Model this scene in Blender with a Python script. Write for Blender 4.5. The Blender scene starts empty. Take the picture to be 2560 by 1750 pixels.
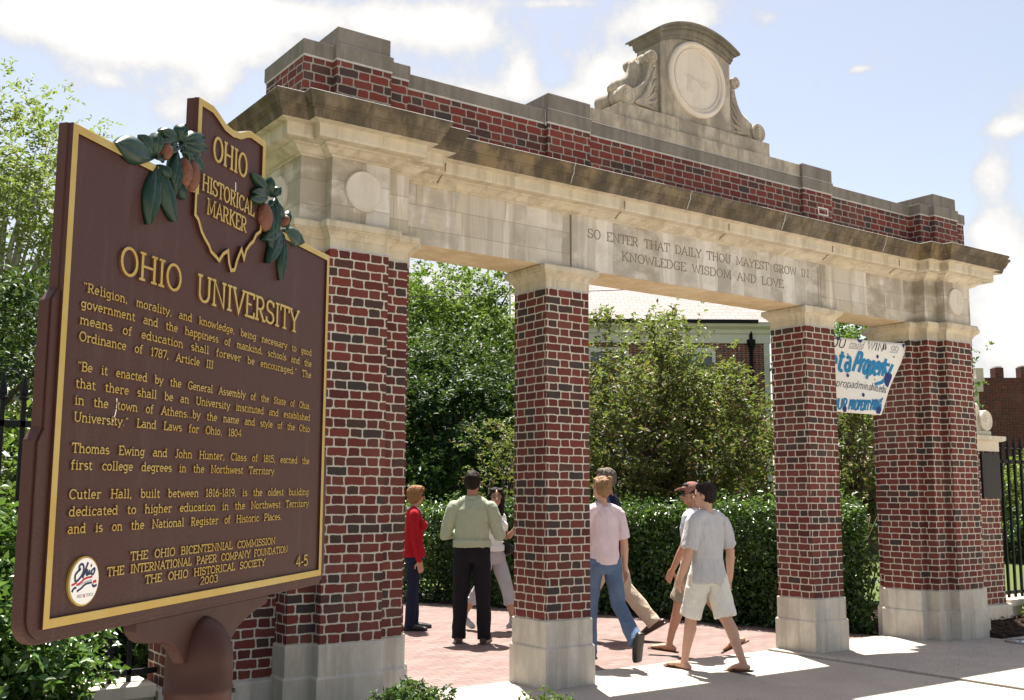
import bpy, bmesh, math, random
import numpy as np
from mathutils import Vector, Matrix, noise
PI = math.pi
random.seed(7); rng = np.random.default_rng(7)
C = bpy.context.scene.collection
scene = bpy.context.scene

# ------------------------------------------------------------------ camera, sky, sun, exposure
cam_d = bpy.data.cameras.new("camera"); cam = bpy.data.objects.new("camera", cam_d); C.objects.link(cam)
cam_d.sensor_width = 36.0; cam_d.lens = 2660.94 / 2560 * 36.0
cam_d.clip_start = 0.05; cam_d.clip_end = 3000
_y, _p, _r = (math.radians(a) for a in (35.4365, 7.7514, 0.2064))
fw = Vector((math.sin(_y)*math.cos(_p), math.cos(_y)*math.cos(_p), math.sin(_p)))
rt = Vector((math.cos(_y), -math.sin(_y), 0)); up = rt.cross(fw)
r2 = math.cos(_r)*rt + math.sin(_r)*up; u2 = -math.sin(_r)*rt + math.cos(_r)*up
m = Matrix((( r2.x, u2.x, -fw.x, -5.4187), (r2.y, u2.y, -fw.y, -7.1139), (r2.z, u2.z, -fw.z, 1.5681), (0, 0, 0, 1)))
cam.matrix_world = m
scene.camera = cam

SUN = Vector((0.42, 0.91, 0)).normalized() * math.cos(math.radians(71.5)) + Vector((0, 0, math.sin(math.radians(71.5))))
sun_d = bpy.data.lights.new("sun", 'SUN'); sun_d.energy = 5.0; sun_d.angle = math.radians(0.5); sun_d.color = (1, 0.955, 0.88)
sun = bpy.data.objects.new("sun", sun_d); C.objects.link(sun)
sun.rotation_euler = SUN.to_track_quat('Z', 'Y').to_euler()

scene.view_settings.view_transform = 'Standard'; scene.view_settings.look = 'None'
scene.view_settings.exposure = 1.55; scene.view_settings.gamma = 1.0

# cloud banks: azimuth, elevation, half-widths (degrees), strength
CLOUDS = [(20, 22.5, 12, 5, .22), (45, 24, 9, 4, .12), (62, 20, 5, 6, .14), (10.9, 23.0, 4.64, 1.35, 1.2), (15.5, 23.1, 3.94, 1.24, 1.2), (20.7, 23.9, 2.57, 1.01, 1.05), (19.2, 24.7, 7.05, 0.68, 0.9), (29.6, 24.7, 3.53, 1.4, 1.25), (32.8, 24.6, 1.64, 0.9, 0.6), (19.2, 21.2, 0.87, 1.08, 0.75), (17.1, 19.5, 1.02, 0.86, 0.6), (13.6, 20.5, 0.64, 0.32, 0.5), (31.4, 21.6, 1.72, 0.79, 0.75), (33.6, 21.2, 1.37, 0.45, 0.6), (36.0, 22.1, 0.88, 1.13, 0.95), (41.0, 22.3, 1.96, 1.24, 1.05), (39.5, 21.2, 2.75, 0.56, 0.7), (43.8, 24.9, 2.82, 1.08, 1.2), (37.6, 25.8, 2.61, 0.27, 0.7), (49.4, 24.4, 0.75, 0.5, 0.5), (54.2, 21.5, 0.57, 0.18, 0.55), (61.3, 17.9, 1.01, 0.45, 0.9), (60.3, 15.6, 0.84, 1.35, 0.75), (60.6, 11.3, 1.63, 1.92, 1.0), (60.7, 7.8, 2.37, 2.03, 1.15), (59.8, 13.1, 0.66, 0.56, 0.6), (32.7, 11.4, 5.23, 1.58, 0.9), (43.5, 11.3, 4.35, 1.8, 0.6), (10.5, 11.1, 3.26, 4.51, 0.5), (14.2, 14.8, 1.32, 1.35, 0.3)]
world = bpy.data.worlds.new("World"); scene.world = world; world.use_nodes = True
wt = world.node_tree; wt.nodes.clear()
def wn(t, **kw):
    n = wt.nodes.new(t)
    for k, v in kw.items(): setattr(n, k, v)
    return n
def wmath(op, a, b=None, c=None, clamp=False):
    n = wn('ShaderNodeMath', operation=op); n.use_clamp = clamp
    for i, x in enumerate((a, b, c)):
        if x is None: continue
        if isinstance(x, (int, float)): n.inputs[i].default_value = x
        else: wt.links.new(x, n.inputs[i])
    return n.outputs[0]
out = wn('ShaderNodeOutputWorld'); bg = wn('ShaderNodeBackground')
sky = wn('ShaderNodeTexSky', sky_type='NISHITA'); sky.sun_disc = False
sky.sun_elevation = math.radians(71.5); sky.sun_rotation = math.atan2(0.42, 0.91)
sky.air_density = 1.0; sky.dust_density = 1.6; sky.ozone_density = 1.0
tc = wn('ShaderNodeTexCoord'); sep = wn('ShaderNodeSeparateXYZ'); wt.links.new(tc.outputs['Generated'], sep.inputs[0])
nz = wn('ShaderNodeTexNoise'); nz.inputs['Scale'].default_value = 11; nz.inputs['Detail'].default_value = 9; nz.inputs['Roughness'].default_value = .70
wt.links.new(tc.outputs['Generated'], nz.inputs['Vector'])
nz2 = wn('ShaderNodeTexNoise'); nz2.inputs['Scale'].default_value = 3.3; nz2.inputs['Detail'].default_value = 4
wt.links.new(tc.outputs['Generated'], nz2.inputs['Vector'])
az = wmath('MULTIPLY', wmath('ARCTAN2', sep.outputs[0], sep.outputs[1]), 180/PI)
el = wmath('MULTIPLY', wmath('ARCSINE', sep.outputs[2]), 180/PI)
acc = None
for (a, e, wa, we, st) in CLOUDS:
    da = wmath('DIVIDE', wmath('SUBTRACT', az, a), wa); de = wmath('DIVIDE', wmath('SUBTRACT', el, e), we)
    d2 = wmath('ADD', wmath('MULTIPLY', da, da), wmath('MULTIPLY', de, de))
    g = wmath('MULTIPLY', wmath('POWER', 2.718, wmath('MULTIPLY', d2, -0.75)), st)
    acc = g if acc is None else wmath('ADD', acc, g)
# distant cloud cover away from the picture, from noise alone
gen = wmath('MULTIPLY', wmath('SUBTRACT', nz2.outputs[0], .52), 1.6, clamp=True)
far = wmath('GREATER_THAN', wmath('ABSOLUTE', wmath('SUBTRACT', az, 36)), 50)
acc = wmath('ADD', acc, wmath('MULTIPLY', gen, far))
acc = wmath('ADD', acc, wmath('MULTIPLY', wmath('SUBTRACT', nz.outputs[0], .5), 2.3))
mask = wn('ShaderNodeMapRange', interpolation_type='SMOOTHSTEP'); mask.inputs[1].default_value = .22; mask.inputs[2].default_value = .78
wt.links.new(acc, mask.inputs[0])
skym = wn('ShaderNodeMix', data_type='RGBA', blend_type='MULTIPLY'); skym.inputs[0].default_value = 1
wt.links.new(sky.outputs[0], skym.inputs[6]); skym.inputs[7].default_value = (1.40, 1.17, .97, 1)
mix = wn('ShaderNodeMix', data_type='RGBA'); wt.links.new(mask.outputs[0], mix.inputs[0])
wt.links.new(skym.outputs[2], mix.inputs[6]); mix.inputs[7].default_value = (1, 1, 1, 1)
cr = wn('ShaderNodeMix', data_type='RGBA'); cr.inputs[6].default_value = (3.75, 3.85, 4.1, 1); cr.inputs[7].default_value = (5.75, 5.6, 5.4, 1)
sh = wn('ShaderNodeMapRange'); sh.inputs[1].default_value = .35; sh.inputs[2].default_value = 1.1; wt.links.new(acc, sh.inputs[0]); wt.links.new(sh.outputs[0], cr.inputs[0]); wt.links.new(cr.outputs[2], mix.inputs[7])
wt.links.new(mix.outputs[2], bg.inputs[0]); bg.inputs[1].default_value = 0.064
wt.links.new(bg.outputs[0], out.inputs[0])

# ------------------------------------------------------------------ helpers: objects
def link(o, parent=None):
    C.objects.link(o)
    if parent is not None: o.parent = parent
    return o
def thing(name, label, cat, loc=(0, 0, 0), rotz=0.0, group=None):
    o = bpy.data.objects.new(name, None); o.empty_display_size = .2; C.objects.link(o)
    o.location = loc; o.rotation_euler = (0, 0, rotz)
    o["label"] = label; o["category"] = cat
    if group: o["group"] = group
    return o
def tag(o, label, cat, group=None):
    o["label"] = label; o["category"] = cat
    if group: o["group"] = group
    return o
class MB:
    def __init__(s): s.v = []; s.f = []; s.uv = []; s.mi = []; s.sm = []
    def add(s, verts, faces, mi=0, uvs=None, smooth=False):
        b = len(s.v); s.v += [tuple(p) for p in verts]
        for k, f in enumerate(faces):
            s.f.append([b+i for i in f]); s.mi.append(mi); s.sm.append(smooth)
            s.uv.append(uvs[k] if uvs else None)
    def box(s, x0, x1, y0, y1, z0, z1, mi=0):
        v = [(x0,y0,z0),(x1,y0,z0),(x1,y1,z0),(x0,y1,z0),(x0,y0,z1),(x1,y0,z1),(x1,y1,z1),(x0,y1,z1)]
        f = [(0,1,5,4),(1,2,6,5),(2,3,7,6),(3,0,4,7),(4,5,6,7),(3,2,1,0)]
        uv = []
        for q in f:
            pts = [v[i] for i in q]
            if len({p[2] for p in pts}) == 1: uv.append([(p[0], p[1]) for p in pts])
            elif len({p[1] for p in pts}) == 1: uv.append([(p[0], p[2]) for p in pts])
            else: uv.append([(p[1]+p[0], p[2]) for p in pts])
        s.add(v, f, mi, uv)
    def loft(s, plan, prof, mi=0, cap0=True, cap1=True, mis=None, u0=0.0, capmi=None):
        n = len(plan); rings = [offset_poly(plan, o) for o, z in prof]
        per = [0.0]
        for i in range(n): per.append(per[-1] + math.dist(plan[i], plan[(i+1) % n]))
        verts = []; faces = []; uvs = []; m_ = []
        for k, (o, z) in enumerate(prof): verts += [(p[0], p[1], z) for p in rings[k]]
        for k in range(len(prof)-1):
            for i in range(n):
                j = (i+1) % n
                faces.append((k*n+i, k*n+j, (k+1)*n+j, (k+1)*n+i))
                uvs.append([(u0+per[i], prof[k][1]), (u0+per[i+1], prof[k][1]), (u0+per[i+1], prof[k+1][1]), (u0+per[i], prof[k+1][1])])
                m_.append(mis[k] if mis else mi)
        for f, u, mm in zip(faces, uvs, m_): pass
        b = len(s.v); s.v += verts
        for f, u, mm in zip(faces, uvs, m_):
            s.f.append([b+i for i in f]); s.uv.append(u); s.mi.append(mm); s.sm.append(False)
        cm = mi if capmi is None else capmi
        if cap0: s.f.append([b+i for i in reversed(range(n))]); s.uv.append([rings[0][i] for i in reversed(range(n))]); s.mi.append(cm); s.sm.append(False)
        if cap1:
            t = b+(len(prof)-1)*n
            s.f.append([t+i for i in range(n)]); s.uv.append([rings[-1][i] for i in range(n)]); s.mi.append(mi); s.sm.append(False)
    def tube(s, pts, rad, n=10, mi=0, caps=True, flat=1.0, smooth=True):
        pts = [Vector(p) for p in pts]
        if isinstance(rad, (int, float)): rad = [rad]*len(pts)
        verts = []; faces = []; prevx = None
        for i, p in enumerate(pts):
            d = (pts[min(i+1, len(pts)-1)] - pts[max(i-1, 0)]).normalized()
            if prevx is None:
                a = Vector((0, 0, 1)) if abs(d.z) < .9 else Vector((0, 1, 0))
                x = a.cross(d).normalized()
            else: x = (prevx - d*prevx.dot(d)).normalized()
            prevx = x; y = d.cross(x)
            for k in range(n):
                t = 2*PI*k/n
                verts.append(p + x*math.cos(t)*rad[i] + y*math.sin(t)*rad[i]*flat)
        for i in range(len(pts)-1):
            for k in range(n):
                faces.append((i*n+k, i*n+(k+1) % n, (i+1)*n+(k+1) % n, (i+1)*n+k))
        s.add(verts, faces, mi, smooth=smooth)
        if caps:
            b = len(s.v) - len(verts)
            s.f.append([b+k for k in reversed(range(n))]); s.mi.append(mi); s.uv.append(None); s.sm.append(False)
            s.f.append([b+(len(pts)-1)*n+k for k in range(n)]); s.mi.append(mi); s.uv.append(None); s.sm.append(False)
    def prism(s, poly, axis_fn, t0, t1, mi=0, side_mi=None, cap0=True):
        """poly: 2D CCW points, axis_fn(a,b,t)->3D"""
        n = len(poly); v = [axis_fn(a, b, t0) for a, b in poly] + [axis_fn(a, b, t1) for a, b in poly]
        f = [(i, (i+1) % n, n+(i+1) % n, n+i) for i in range(n)]
        s.add(v, f, mi if side_mi is None else side_mi)
        b = len(s.v) - 2*n
        s.f.append([b+n+i for i in range(n)]); s.mi.append(mi); s.uv.append(None); s.sm.append(False)
        if cap0: s.f.append([b+i for i in reversed(range(n))]); s.mi.append(mi); s.uv.append(None); s.sm.append(False)
    def lathe(s, prof, center, n=32, axis='z', mi=0, smooth=True, crisp=True):
        """prof: (r,h) list around axis through center"""
        cx, cy, cz = center; v = []; f = []
        for r, h in prof:
            for k in range(n):
                t = 2*PI*k/n; a, b = r*math.cos(t), r*math.sin(t)
                v.append((cx+a, cy+b, cz+h) if axis == 'z' else (cx+a, cy+h, cz+b) if axis == 'y' else (cx+h, cy+a, cz+b))
        for i in range(len(prof)-1):
            for k in range(n): f.append((i*n+k, i*n+(k+1) % n, (i+1)*n+(k+1) % n, (i+1)*n+k))
        if smooth and not crisp: s.add(v, f, mi, smooth=True)
        elif smooth:      # crisp rings, smooth round the axis
            for i in range(len(prof)-1): s.add(v[i*n:(i+2)*n], [(k, (k+1) % n, n+(k+1) % n, n+k) for k in range(n)], mi, smooth=True)
        else: s.add(v, f, mi, smooth=False)
    def build(s, name, mats, parent=None, recalc=True, bevel=0.0):
        me = bpy.data.meshes.new(name); me.from_pydata(s.v, [], s.f)
        if not isinstance(mats, (list, tuple)): mats = [mats]
        for q in mats: me.materials.append(q)
        me.polygons.foreach_set('material_index', s.mi); me.polygons.foreach_set('use_smooth', s.sm)
        uvl = me.uv_layers.new(name='UVMap'); li = 0; data = np.zeros(len(me.loops)*2, 'f')
        for f, u in zip(s.f, s.uv):
            if u:
                for k, p in enumerate(u): data[(li+k)*2] = p[0]; data[(li+k)*2+1] = p[1]
            li += len(f)
        uvl.data.foreach_set('uv', data)
        if recalc:
            bm = bmesh.new(); bm.from_mesh(me); bmesh.ops.recalc_face_normals(bm, faces=bm.faces); bm.to_mesh(me); bm.free()
        me.update()
        o = bpy.data.objects.new(name, me)
        if bevel:
            b = o.modifiers.new('bevel', 'BEVEL'); b.width = bevel; b.segments = 2; b.limit_method = 'ANGLE'; b.angle_limit = math.radians(35)
        return link(o, parent)
def offset_poly(pts, o):
    n = len(pts); res = []
    for i in range(n):
        a, b, c = pts[i-1], pts[i], pts[(i+1) % n]
        d1 = (b[0]-a[0], b[1]-a[1]); d2 = (c[0]-b[0], c[1]-b[1])
        l1 = math.hypot(*d1); l2 = math.hypot(*d2)
        n1 = (d1[1]/l1, -d1[0]/l1); n2 = (d2[1]/l2, -d2[0]/l2)
        k = o/(1+n1[0]*n2[0]+n1[1]*n2[1])
        res.append((b[0]+(n1[0]+n2[0])*k, b[1]+(n1[1]+n2[1])*k))
    return res
def rect(x0, x1, y0, y1): return [(x0, y0), (x1, y0), (x1, y1), (x0, y1)]

# ------------------------------------------------------------------ helpers: materials
class NT:
    def __init__(s, name, rough=.7, spec=.3):
        s.m = bpy.data.materials.new(name); s.m.use_nodes = True; s.t = s.m.node_tree
        s.b = s.t.nodes['Principled BSDF']; s.b.inputs['Roughness'].default_value = rough
        s.b.inputs['Specular IOR Level'].default_value = spec
    def n(s, t, **kw):
        q = s.t.nodes.new(t)
        for k, v in kw.items(): setattr(q, k, v)
        return q
    def put(s, sock, x):
        if isinstance(x, (int, float)): sock.default_value = x
        elif isinstance(x, tuple): sock.default_value = x if len(x) != 3 or sock.type == 'VECTOR' else (*x, 1)
        else: s.t.links.new(x, sock)
    def math(s, op, a, b=None, c=None, clamp=False):
        q = s.n('ShaderNodeMath', operation=op); q.use_clamp = clamp
        for i, x in enumerate((a, b, c)):
            if x is not None: s.put(q.inputs[i], x)
        return q.outputs[0]
    def mix(s, f, a, b, blend='MIX'):
        q = s.n('ShaderNodeMix', data_type='RGBA', blend_type=blend); s.put(q.inputs[0], f); s.put(q.inputs[6], a); s.put(q.inputs[7], b); return q.outputs[2]
    def noise(s, vec, scale, detail=4, rough=.55, dist=0.0):
        q = s.n('ShaderNodeTexNoise'); q.inputs['Scale'].default_value = scale; q.inputs['Detail'].default_value = detail
        q.inputs['Roughness'].default_value = rough; q.inputs['Distortion'].default_value = dist
        if vec is not None: s.t.links.new(vec, q.inputs['Vector'])
        return q
    def scale(s, vec, sc):
        q = s.n('ShaderNodeVectorMath', operation='MULTIPLY'); s.put(q.inputs[0], vec); q.inputs[1].default_value = sc; return q.outputs[0]
    def ramp(s, f, stops):
        q = s.n('ShaderNodeValToRGB'); e = q.color_ramp.elements
        while len(e) < len(stops): e.new(.5)
        for i, (p, c) in enumerate(stops): e[i].position = p; e[i].color = (*c, 1) if len(c) == 3 else c
        s.put(q.inputs[0], f); return q.outputs[0]
    def sstep(s, f, a, b):
        q = s.n('ShaderNodeMapRange', interpolation_type='SMOOTHSTEP'); s.put(q.inputs[0], f); q.inputs[1].default_value = a; q.inputs[2].default_value = b; return q.outputs[0]
    def obj(s): return s.n('ShaderNodeTexCoord').outputs['Object']
    def geo(s): return s.n('ShaderNodeNewGeometry').outputs['Position']
    def uv(s): return s.n('ShaderNodeTexCoord').outputs['UV']
    def bump(s, h, strength=.3, dist=.01):
        q = s.n('ShaderNodeBump'); q.inputs['Strength'].default_value = strength; q.inputs['Distance'].default_value = dist
        s.put(q.inputs['Height'], h); s.t.links.new(q.outputs[0], s.b.inputs['Normal'])
    def col(s, c): s.put(s.b.inputs['Base Color'], c); return s
def plain(name, c, rough=.7, spec=.3, metal=0.0, var=.12, sc=20, bump=0.0):
    q = NT(name, rough, spec); q.b.inputs['Metallic'].default_value = metal
    g = q.noise(q.obj(), sc, 5)
    q.col(q.mix(g.outputs[0], tuple(x*(1-var) for x in c), tuple(min(1, x*(1+var)) for x in c)))
    if bump: q.bump(g.outputs[0], bump, .01)
    return q.m

def brick_mat(name, ch=.0678, S=.162, Hd=.098, mortar=(.50, .455, .375), dark=.30, joint=.0105, tint=(.83, .90, .88), dirt=.3):
    q = NT(name, .85, .25); uvn = q.uv(); pos = q.geo()
    s = q.n('ShaderNodeSeparateXYZ'); q.put(s.inputs[0], uvn)
    wob = q.noise(pos, 14, 3); wob2 = q.noise(pos, 55, 2)
    sw = q.n('ShaderNodeSeparateXYZ'); q.put(sw.inputs[0], wob.outputs['Color'])
    u = q.math('ADD', s.outputs[0], q.math('MULTIPLY', q.math('SUBTRACT', sw.outputs[0], .5), .022))
    v = q.math('ADD', s.outputs[1], q.math('MULTIPLY', q.math('SUBTRACT', sw.outputs[1], .5), .016))
    rowf = q.math('DIVIDE', v, ch); row = q.math('FLOOR', rowf); fv = q.math('MULTIPLY', q.math('FRACT', rowf), ch)
    par = q.math('MODULO', row, 2); P = S+Hd
    rj = q.n('ShaderNodeTexWhiteNoise', noise_dimensions='1D'); q.put(rj.inputs['W'], row)
    uu = q.math('ADD', q.math('ADD', q.math('DIVIDE', u, P), q.math('MULTIPLY', par, .5)), q.math('MULTIPLY', rj.outputs[0], .10))
    cell = q.math('FLOOR', uu); fu = q.math('MULTIPLY', q.math('FRACT', uu), P)
    isH = q.math('GREATER_THAN', fu, S); x = q.math('SUBTRACT', fu, q.math('MULTIPLY', isH, S))
    wdt = q.math('ADD', S, q.math('MULTIPLY', isH, Hd-S))
    dx = q.math('MINIMUM', x, q.math('SUBTRACT', wdt, x)); dy = q.math('MINIMUM', fv, q.math('SUBTRACT', ch, fv))
    # rounded corners
    rr = .016
    ax = q.math('MAXIMUM', q.math('SUBTRACT', rr, dx), 0.0); ay = q.math('MAXIMUM', q.math('SUBTRACT', rr, dy), 0.0)
    d = q.math('SUBTRACT', rr, q.math('SQRT', q.math('ADD', q.math('MULTIPLY', ax, ax), q.math('MULTIPLY', ay, ay))))
    d = q.math('ADD', d, q.math('MULTIPLY', q.math('SUBTRACT', wob2.outputs[0], .5), .007))
    mask = q.sstep(d, joint*.36, joint*.66)
    cid = q.n('ShaderNodeCombineXYZ'); q.put(cid.inputs[0], q.math('ADD', q.math('MULTIPLY', cell, 2), isH)); q.put(cid.inputs[1], row)
    wnz = q.n('ShaderNodeTexWhiteNoise', noise_dimensions='3D'); q.put(wnz.inputs['Vector'], cid.outputs[0])
    r = wnz.outputs['Value']
    T = lambda c: tuple(a*b for a, b in zip(c, tint))
    bc = q.ramp(r, [(0, T((.10, .024, .020))), (.18, T((.155, .030, .024))), (.42, T((.20, .040, .030))), (.62, T((.17, .046, .034))), (.72, T((.115, .036, .030))), (1-dark*.62, T((.074, .038, .031))), (.975, T((.052, .040, .037))), (1.0, T((.32, .075, .04)))])
    g = q.noise(pos, 40, 6, .65); gl = q.noise(pos, 1.3, 4)
    bc = q.mix(q.math('MULTIPLY', g.outputs[0], .6), bc, q.mix(.55, bc, (.03, .02, .02)))
    bc = q.mix(q.math('MULTIPLY', q.sstep(gl.outputs[0], .5, .75), dirt), bc, (.22, .12, .095))
    mo = q.mix(g.outputs[0], tuple(k*.75 for k in mortar), tuple(min(1, k*1.15) for k in mortar))
    q.col(q.mix(mask, mo, bc))
    h = q.math('ADD', q.math('MULTIPLY', mask, .8), q.math('MULTIPLY', g.outputs[0], .35)); q.bump(h, .55, .008)
    return q.m

def stone_mat(name, base, warm, amt_warm=.5, streak=.4, dark=None, darkamt=0.0, joints=None, rough=.85, pale=None, paleamt=0.0, patches=False):
    q = NT(name, rough, .2); pos = q.geo()
    fine = q.noise(pos, 60, 6, .7); mid = q.noise(pos, 6, 6, .65); big = q.noise(pos, 1.1, 5, .6)
    st = q.noise(q.scale(pos, (9, 9, .7)), 1.0, 5, .65)
    c = q.mix(q.math('MULTIPLY', q.sstep(big.outputs[0], .38, .66), amt_warm), base, warm)
    c = q.mix(q.math('MULTIPLY', q.sstep(mid.outputs[0], .45, .75), .35), c, tuple(k*.72 for k in base))
    c = q.mix(q.math('MULTIPLY', q.sstep(st.outputs[0], .48, .62), streak), c, tuple(k*.52*w_ for k, w_ in zip(base, (1.05, .98, .86))))
    if pale: 
        st2 = q.noise(q.scale(pos, (5, 5, .5)), 1.7, 4, .6)
        c = q.mix(q.math('MULTIPLY', q.sstep(st2.outputs[0], .52, .64), paleamt), c, pale)
    if patches:
        sp0 = q.n('ShaderNodeSeparateXYZ'); q.put(sp0.inputs[0], pos)
        wv = q.noise(q.scale(pos, (1, 1, 1)), 5, 3, .5); xx = q.math('ADD', q.math('ADD', sp0.outputs[0], sp0.outputs[1]), q.math('MULTIPLY', q.math('SUBTRACT', wv.outputs[0], .5), .09))
        for wd_, off, lo, hi, tone, am in ((.34, 0.0, .55, .60, tuple(k*.56 for k in warm), .85), (.27, 7.3, .60, .66, tuple(k*.62 for k in base), .75), (.19, 3.1, .66, .72, (.68, .645, .61), .7)):
            cel = q.n('ShaderNodeTexWhiteNoise', noise_dimensions='1D'); q.put(cel.inputs['W'], q.math('FLOOR', q.math('ADD', q.math('DIVIDE', xx, wd_), off)))
            fade = q.noise(q.scale(pos, (2, 2, 3.2)), 1.7, 4, .6)
            c = q.mix(q.math('MULTIPLY', q.math('MULTIPLY', q.sstep(cel.outputs[0], lo, hi), am), q.sstep(fade.outputs[0], .36, .60)), c, tone)
    if dark:
        dk = q.noise(q.scale(pos, (3, 3, 1.5)), 1.6, 7, .7)
        c = q.mix(q.math('MULTIPLY', q.sstep(dk.outputs[0], .36, .62), darkamt), c, dark)
    c = q.mix(q.math('MULTIPLY', fine.outputs[0], .35), c, tuple(k*.8 for k in base))
    h = q.math('ADD', q.math('MULTIPLY', fine.outputs[0], .5), q.math('MULTIPLY', mid.outputs[0], .6))
    if joints:
        bw, bh, z0 = joints
        sp = q.n('ShaderNodeSeparateXYZ'); q.put(sp.inputs[0], pos)
        cb = q.n('ShaderNodeCombineXYZ'); q.put(cb.inputs[0], q.math('ADD', sp.outputs[0], q.math('MULTIPLY', sp.outputs[1], 1.0))); q.put(cb.inputs[1], q.math('SUBTRACT', sp.outputs[2], z0))
        br = q.n('ShaderNodeTexBrick'); br.offset = .5; br.inputs['Scale'].default_value = 1; br.inputs['Mortar Size'].default_value = .0035; br.inputs['Mortar Smooth'].default_value = .3
        br.inputs['Brick Width'].default_value = bw; br.inputs['Row Height'].default_value = bh; br.inputs['Bias'].default_value = 0
        br.inputs['Color1'].default_value = (.78, .76, .72, 1); br.inputs['Color2'].default_value = (1.06, 1.05, 1.05, 1); br.inputs['Mortar'].default_value = (1, 1, 1, 1)
        q.put(br.inputs['Vector'], cb.outputs[0])
        c = q.mix(.75, c, br.outputs['Color'], 'MULTIPLY')
        c = q.mix(q.math('MULTIPLY', br.outputs['Fac'], .6), c, (.22, .17, .11))
        h = q.math('SUBTRACT', h, q.math('MULTIPLY', br.outputs['Fac'], 1.2))
    q.col(c); q.bump(h, .28, .01)
    return q.m

BRICK = brick_mat('red_brick'); BRICK_TOP = brick_mat('parapet_brick', mortar=(.30, .27, .235), dark=.2, tint=(.98, .98, .96))
STONE = stone_mat('limestone', (.58, .53, .44), (.60, .51, .36), .7, .35)
FRIEZE = stone_mat('frieze_limestone', (.56, .515, .45), (.50, .425, .31), .6, .4, patches=True, joints=(.86, .1875, 3.465), pale=(.72, .67, .63), paleamt=.85)
PANELST = stone_mat('panel_limestone', (.55, .505, .445), (.49, .43, .34), .5, .4, patches=True, pale=(.70, .65, .61), paleamt=.75)
MOULD = stone_mat('moulding_limestone', (.58, .52, .42), (.58, .485, .325), .8, .6, dark=(.30, .25, .17), darkamt=.35)
PLINTH = stone_mat('plinth_limestone', (.60, .56, .49), (.54, .46, .34), .55, .55, dark=(.30, .27, .23), darkamt=.5)
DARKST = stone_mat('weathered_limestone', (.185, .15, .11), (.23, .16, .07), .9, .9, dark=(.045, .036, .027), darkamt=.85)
COPING = stone_mat('coping_stone', (.215, .195, .17), (.24, .21, .175), .5, .6, dark=(.12, .105, .09), darkamt=.6)
CREST = stone_mat('crest_limestone', (.45, .395, .325), (.48, .41, .31), .6, .7, dark=(.15, .13, .11), darkamt=.75)
MEDAL = stone_mat('medallion_limestone', (.60, .545, .48), (.60, .53, .41), .4, .2)
MORTAR = stone_mat('mortar_white', (.52, .50, .49), (.42, .40, .38), .8, .3, dark=(.30, .31, .35), darkamt=.6)
INCISED = plain('letter_shade_and_joint', (.19, .155, .115), .9, .1)  # brown stands for shade inside cut letters, also colours the panel joints
# ------------------------------------------------------------------ the gateway
XM = 1.9207
mir = lambda x: 2*XM - x
gate = thing('brick_gateway', 'red brick and limestone campus gateway with inscribed lintel and crested parapet', 'gateway', (XM, .23, 0))
GO = Matrix.Translation((-XM, -.23, 0))
def gbuild(mb, name, mats, parent=None, bevel=0.0):
    mb.v = [(a-XM, b-.23, c) for a, b, c in mb.v] if parent is None else mb.v
    o = mb.build(name, mats, gate if parent is None else parent, bevel=bevel)
    return o
def gsub(mb, name, mats, parent, bevel=0.0):
    mb.v = [(a-XM, b-.23, c) for a, b, c in mb.v]
    return mb.build(name, mats, parent, bevel=bevel)
ZB, ZT, ZC, ZCT = .545, 3.325, 3.523, 4.345
fl, fr, cl, cr, jx = -2.142, -1.664, -2.342, -1.444, -1.319
yf, yc, yb, ybf = -.247, -.146, .606, .707
pier_l = [(cl,yc),(fl,yc),(fl,yf),(fr,yf),(fr,yc),(cr,yc),(cr,0),(jx,0),(jx,.46),(cr,.46),(cr,yb),(fr,yb),(fr,ybf),(fl,ybf),(fl,yb),(cl,yb)]
pier_r = [(mir(x), y) for x, y in reversed(pier_l)]
pier_l = [(-1.347, y) if x == jx else (x, y) for x, y in pier_l]
PLP = [(.028, -.1), (.028, .314), (.022, .326), (.013, .330), (.013, .535), (.008, .543), (-.01, .5449)]
CAP = [(-.01, ZT+.001), (.005, ZT+.001), (.005, 3.341), (.003, 3.3415), (.003, 3.400), (.010, 3.404), (.012, 3.412), (.020, 3.428), (.036, 3.448), (.055, 3.460), (.055, 3.467), (.066, 3.470), (.068, 3.476), (.068, 3.512), (.060, ZC), (-.02, ZC)]
def medallion(name, parent, cx, cz, y, r, sgn=-1, axis='y'):
    mb = MB()
    prof = [(0, sgn*.020), (r*.86, sgn*.020), (r*.93, sgn*.024), (r*.985, sgn*.018), (r, 0), (r*1.0, -sgn*.03)]
    mb.lathe(prof, (cx, y, cz) if axis == 'y' else (y, cx, cz), 40, axis)
    gsub(mb, name, MEDAL, parent)
def support(name, plan, u0, pier=False):
    mb = MB(); mb.loft(plan, [(0, ZB), (0, ZT)], u0=u0); o = gbuild(mb, name, BRICK)
    o.data.uv_layers[0]
    for l in o.data.uv_layers[0].data: l.uv[1] -= ZB
    mb = MB(); mb.loft(plan, PLP); gsub(mb, 'plinth', PLINTH, o, bevel=.006)
    mb = MB(); mb.loft(plan, CAP, mis=[0,1]+[0]*13); gsub(mb, 'capital', [MOULD, MORTAR], o)
    return o
w, d = .467, .46
PX = (0.0, 3.369)
for i, x in enumerate(PX): support('pillar', rect(x, x+w, 0, d), .13+.4*i)
pl = support('pier', pier_l, .05); pr = support('pier', pier_r, .21)
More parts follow.
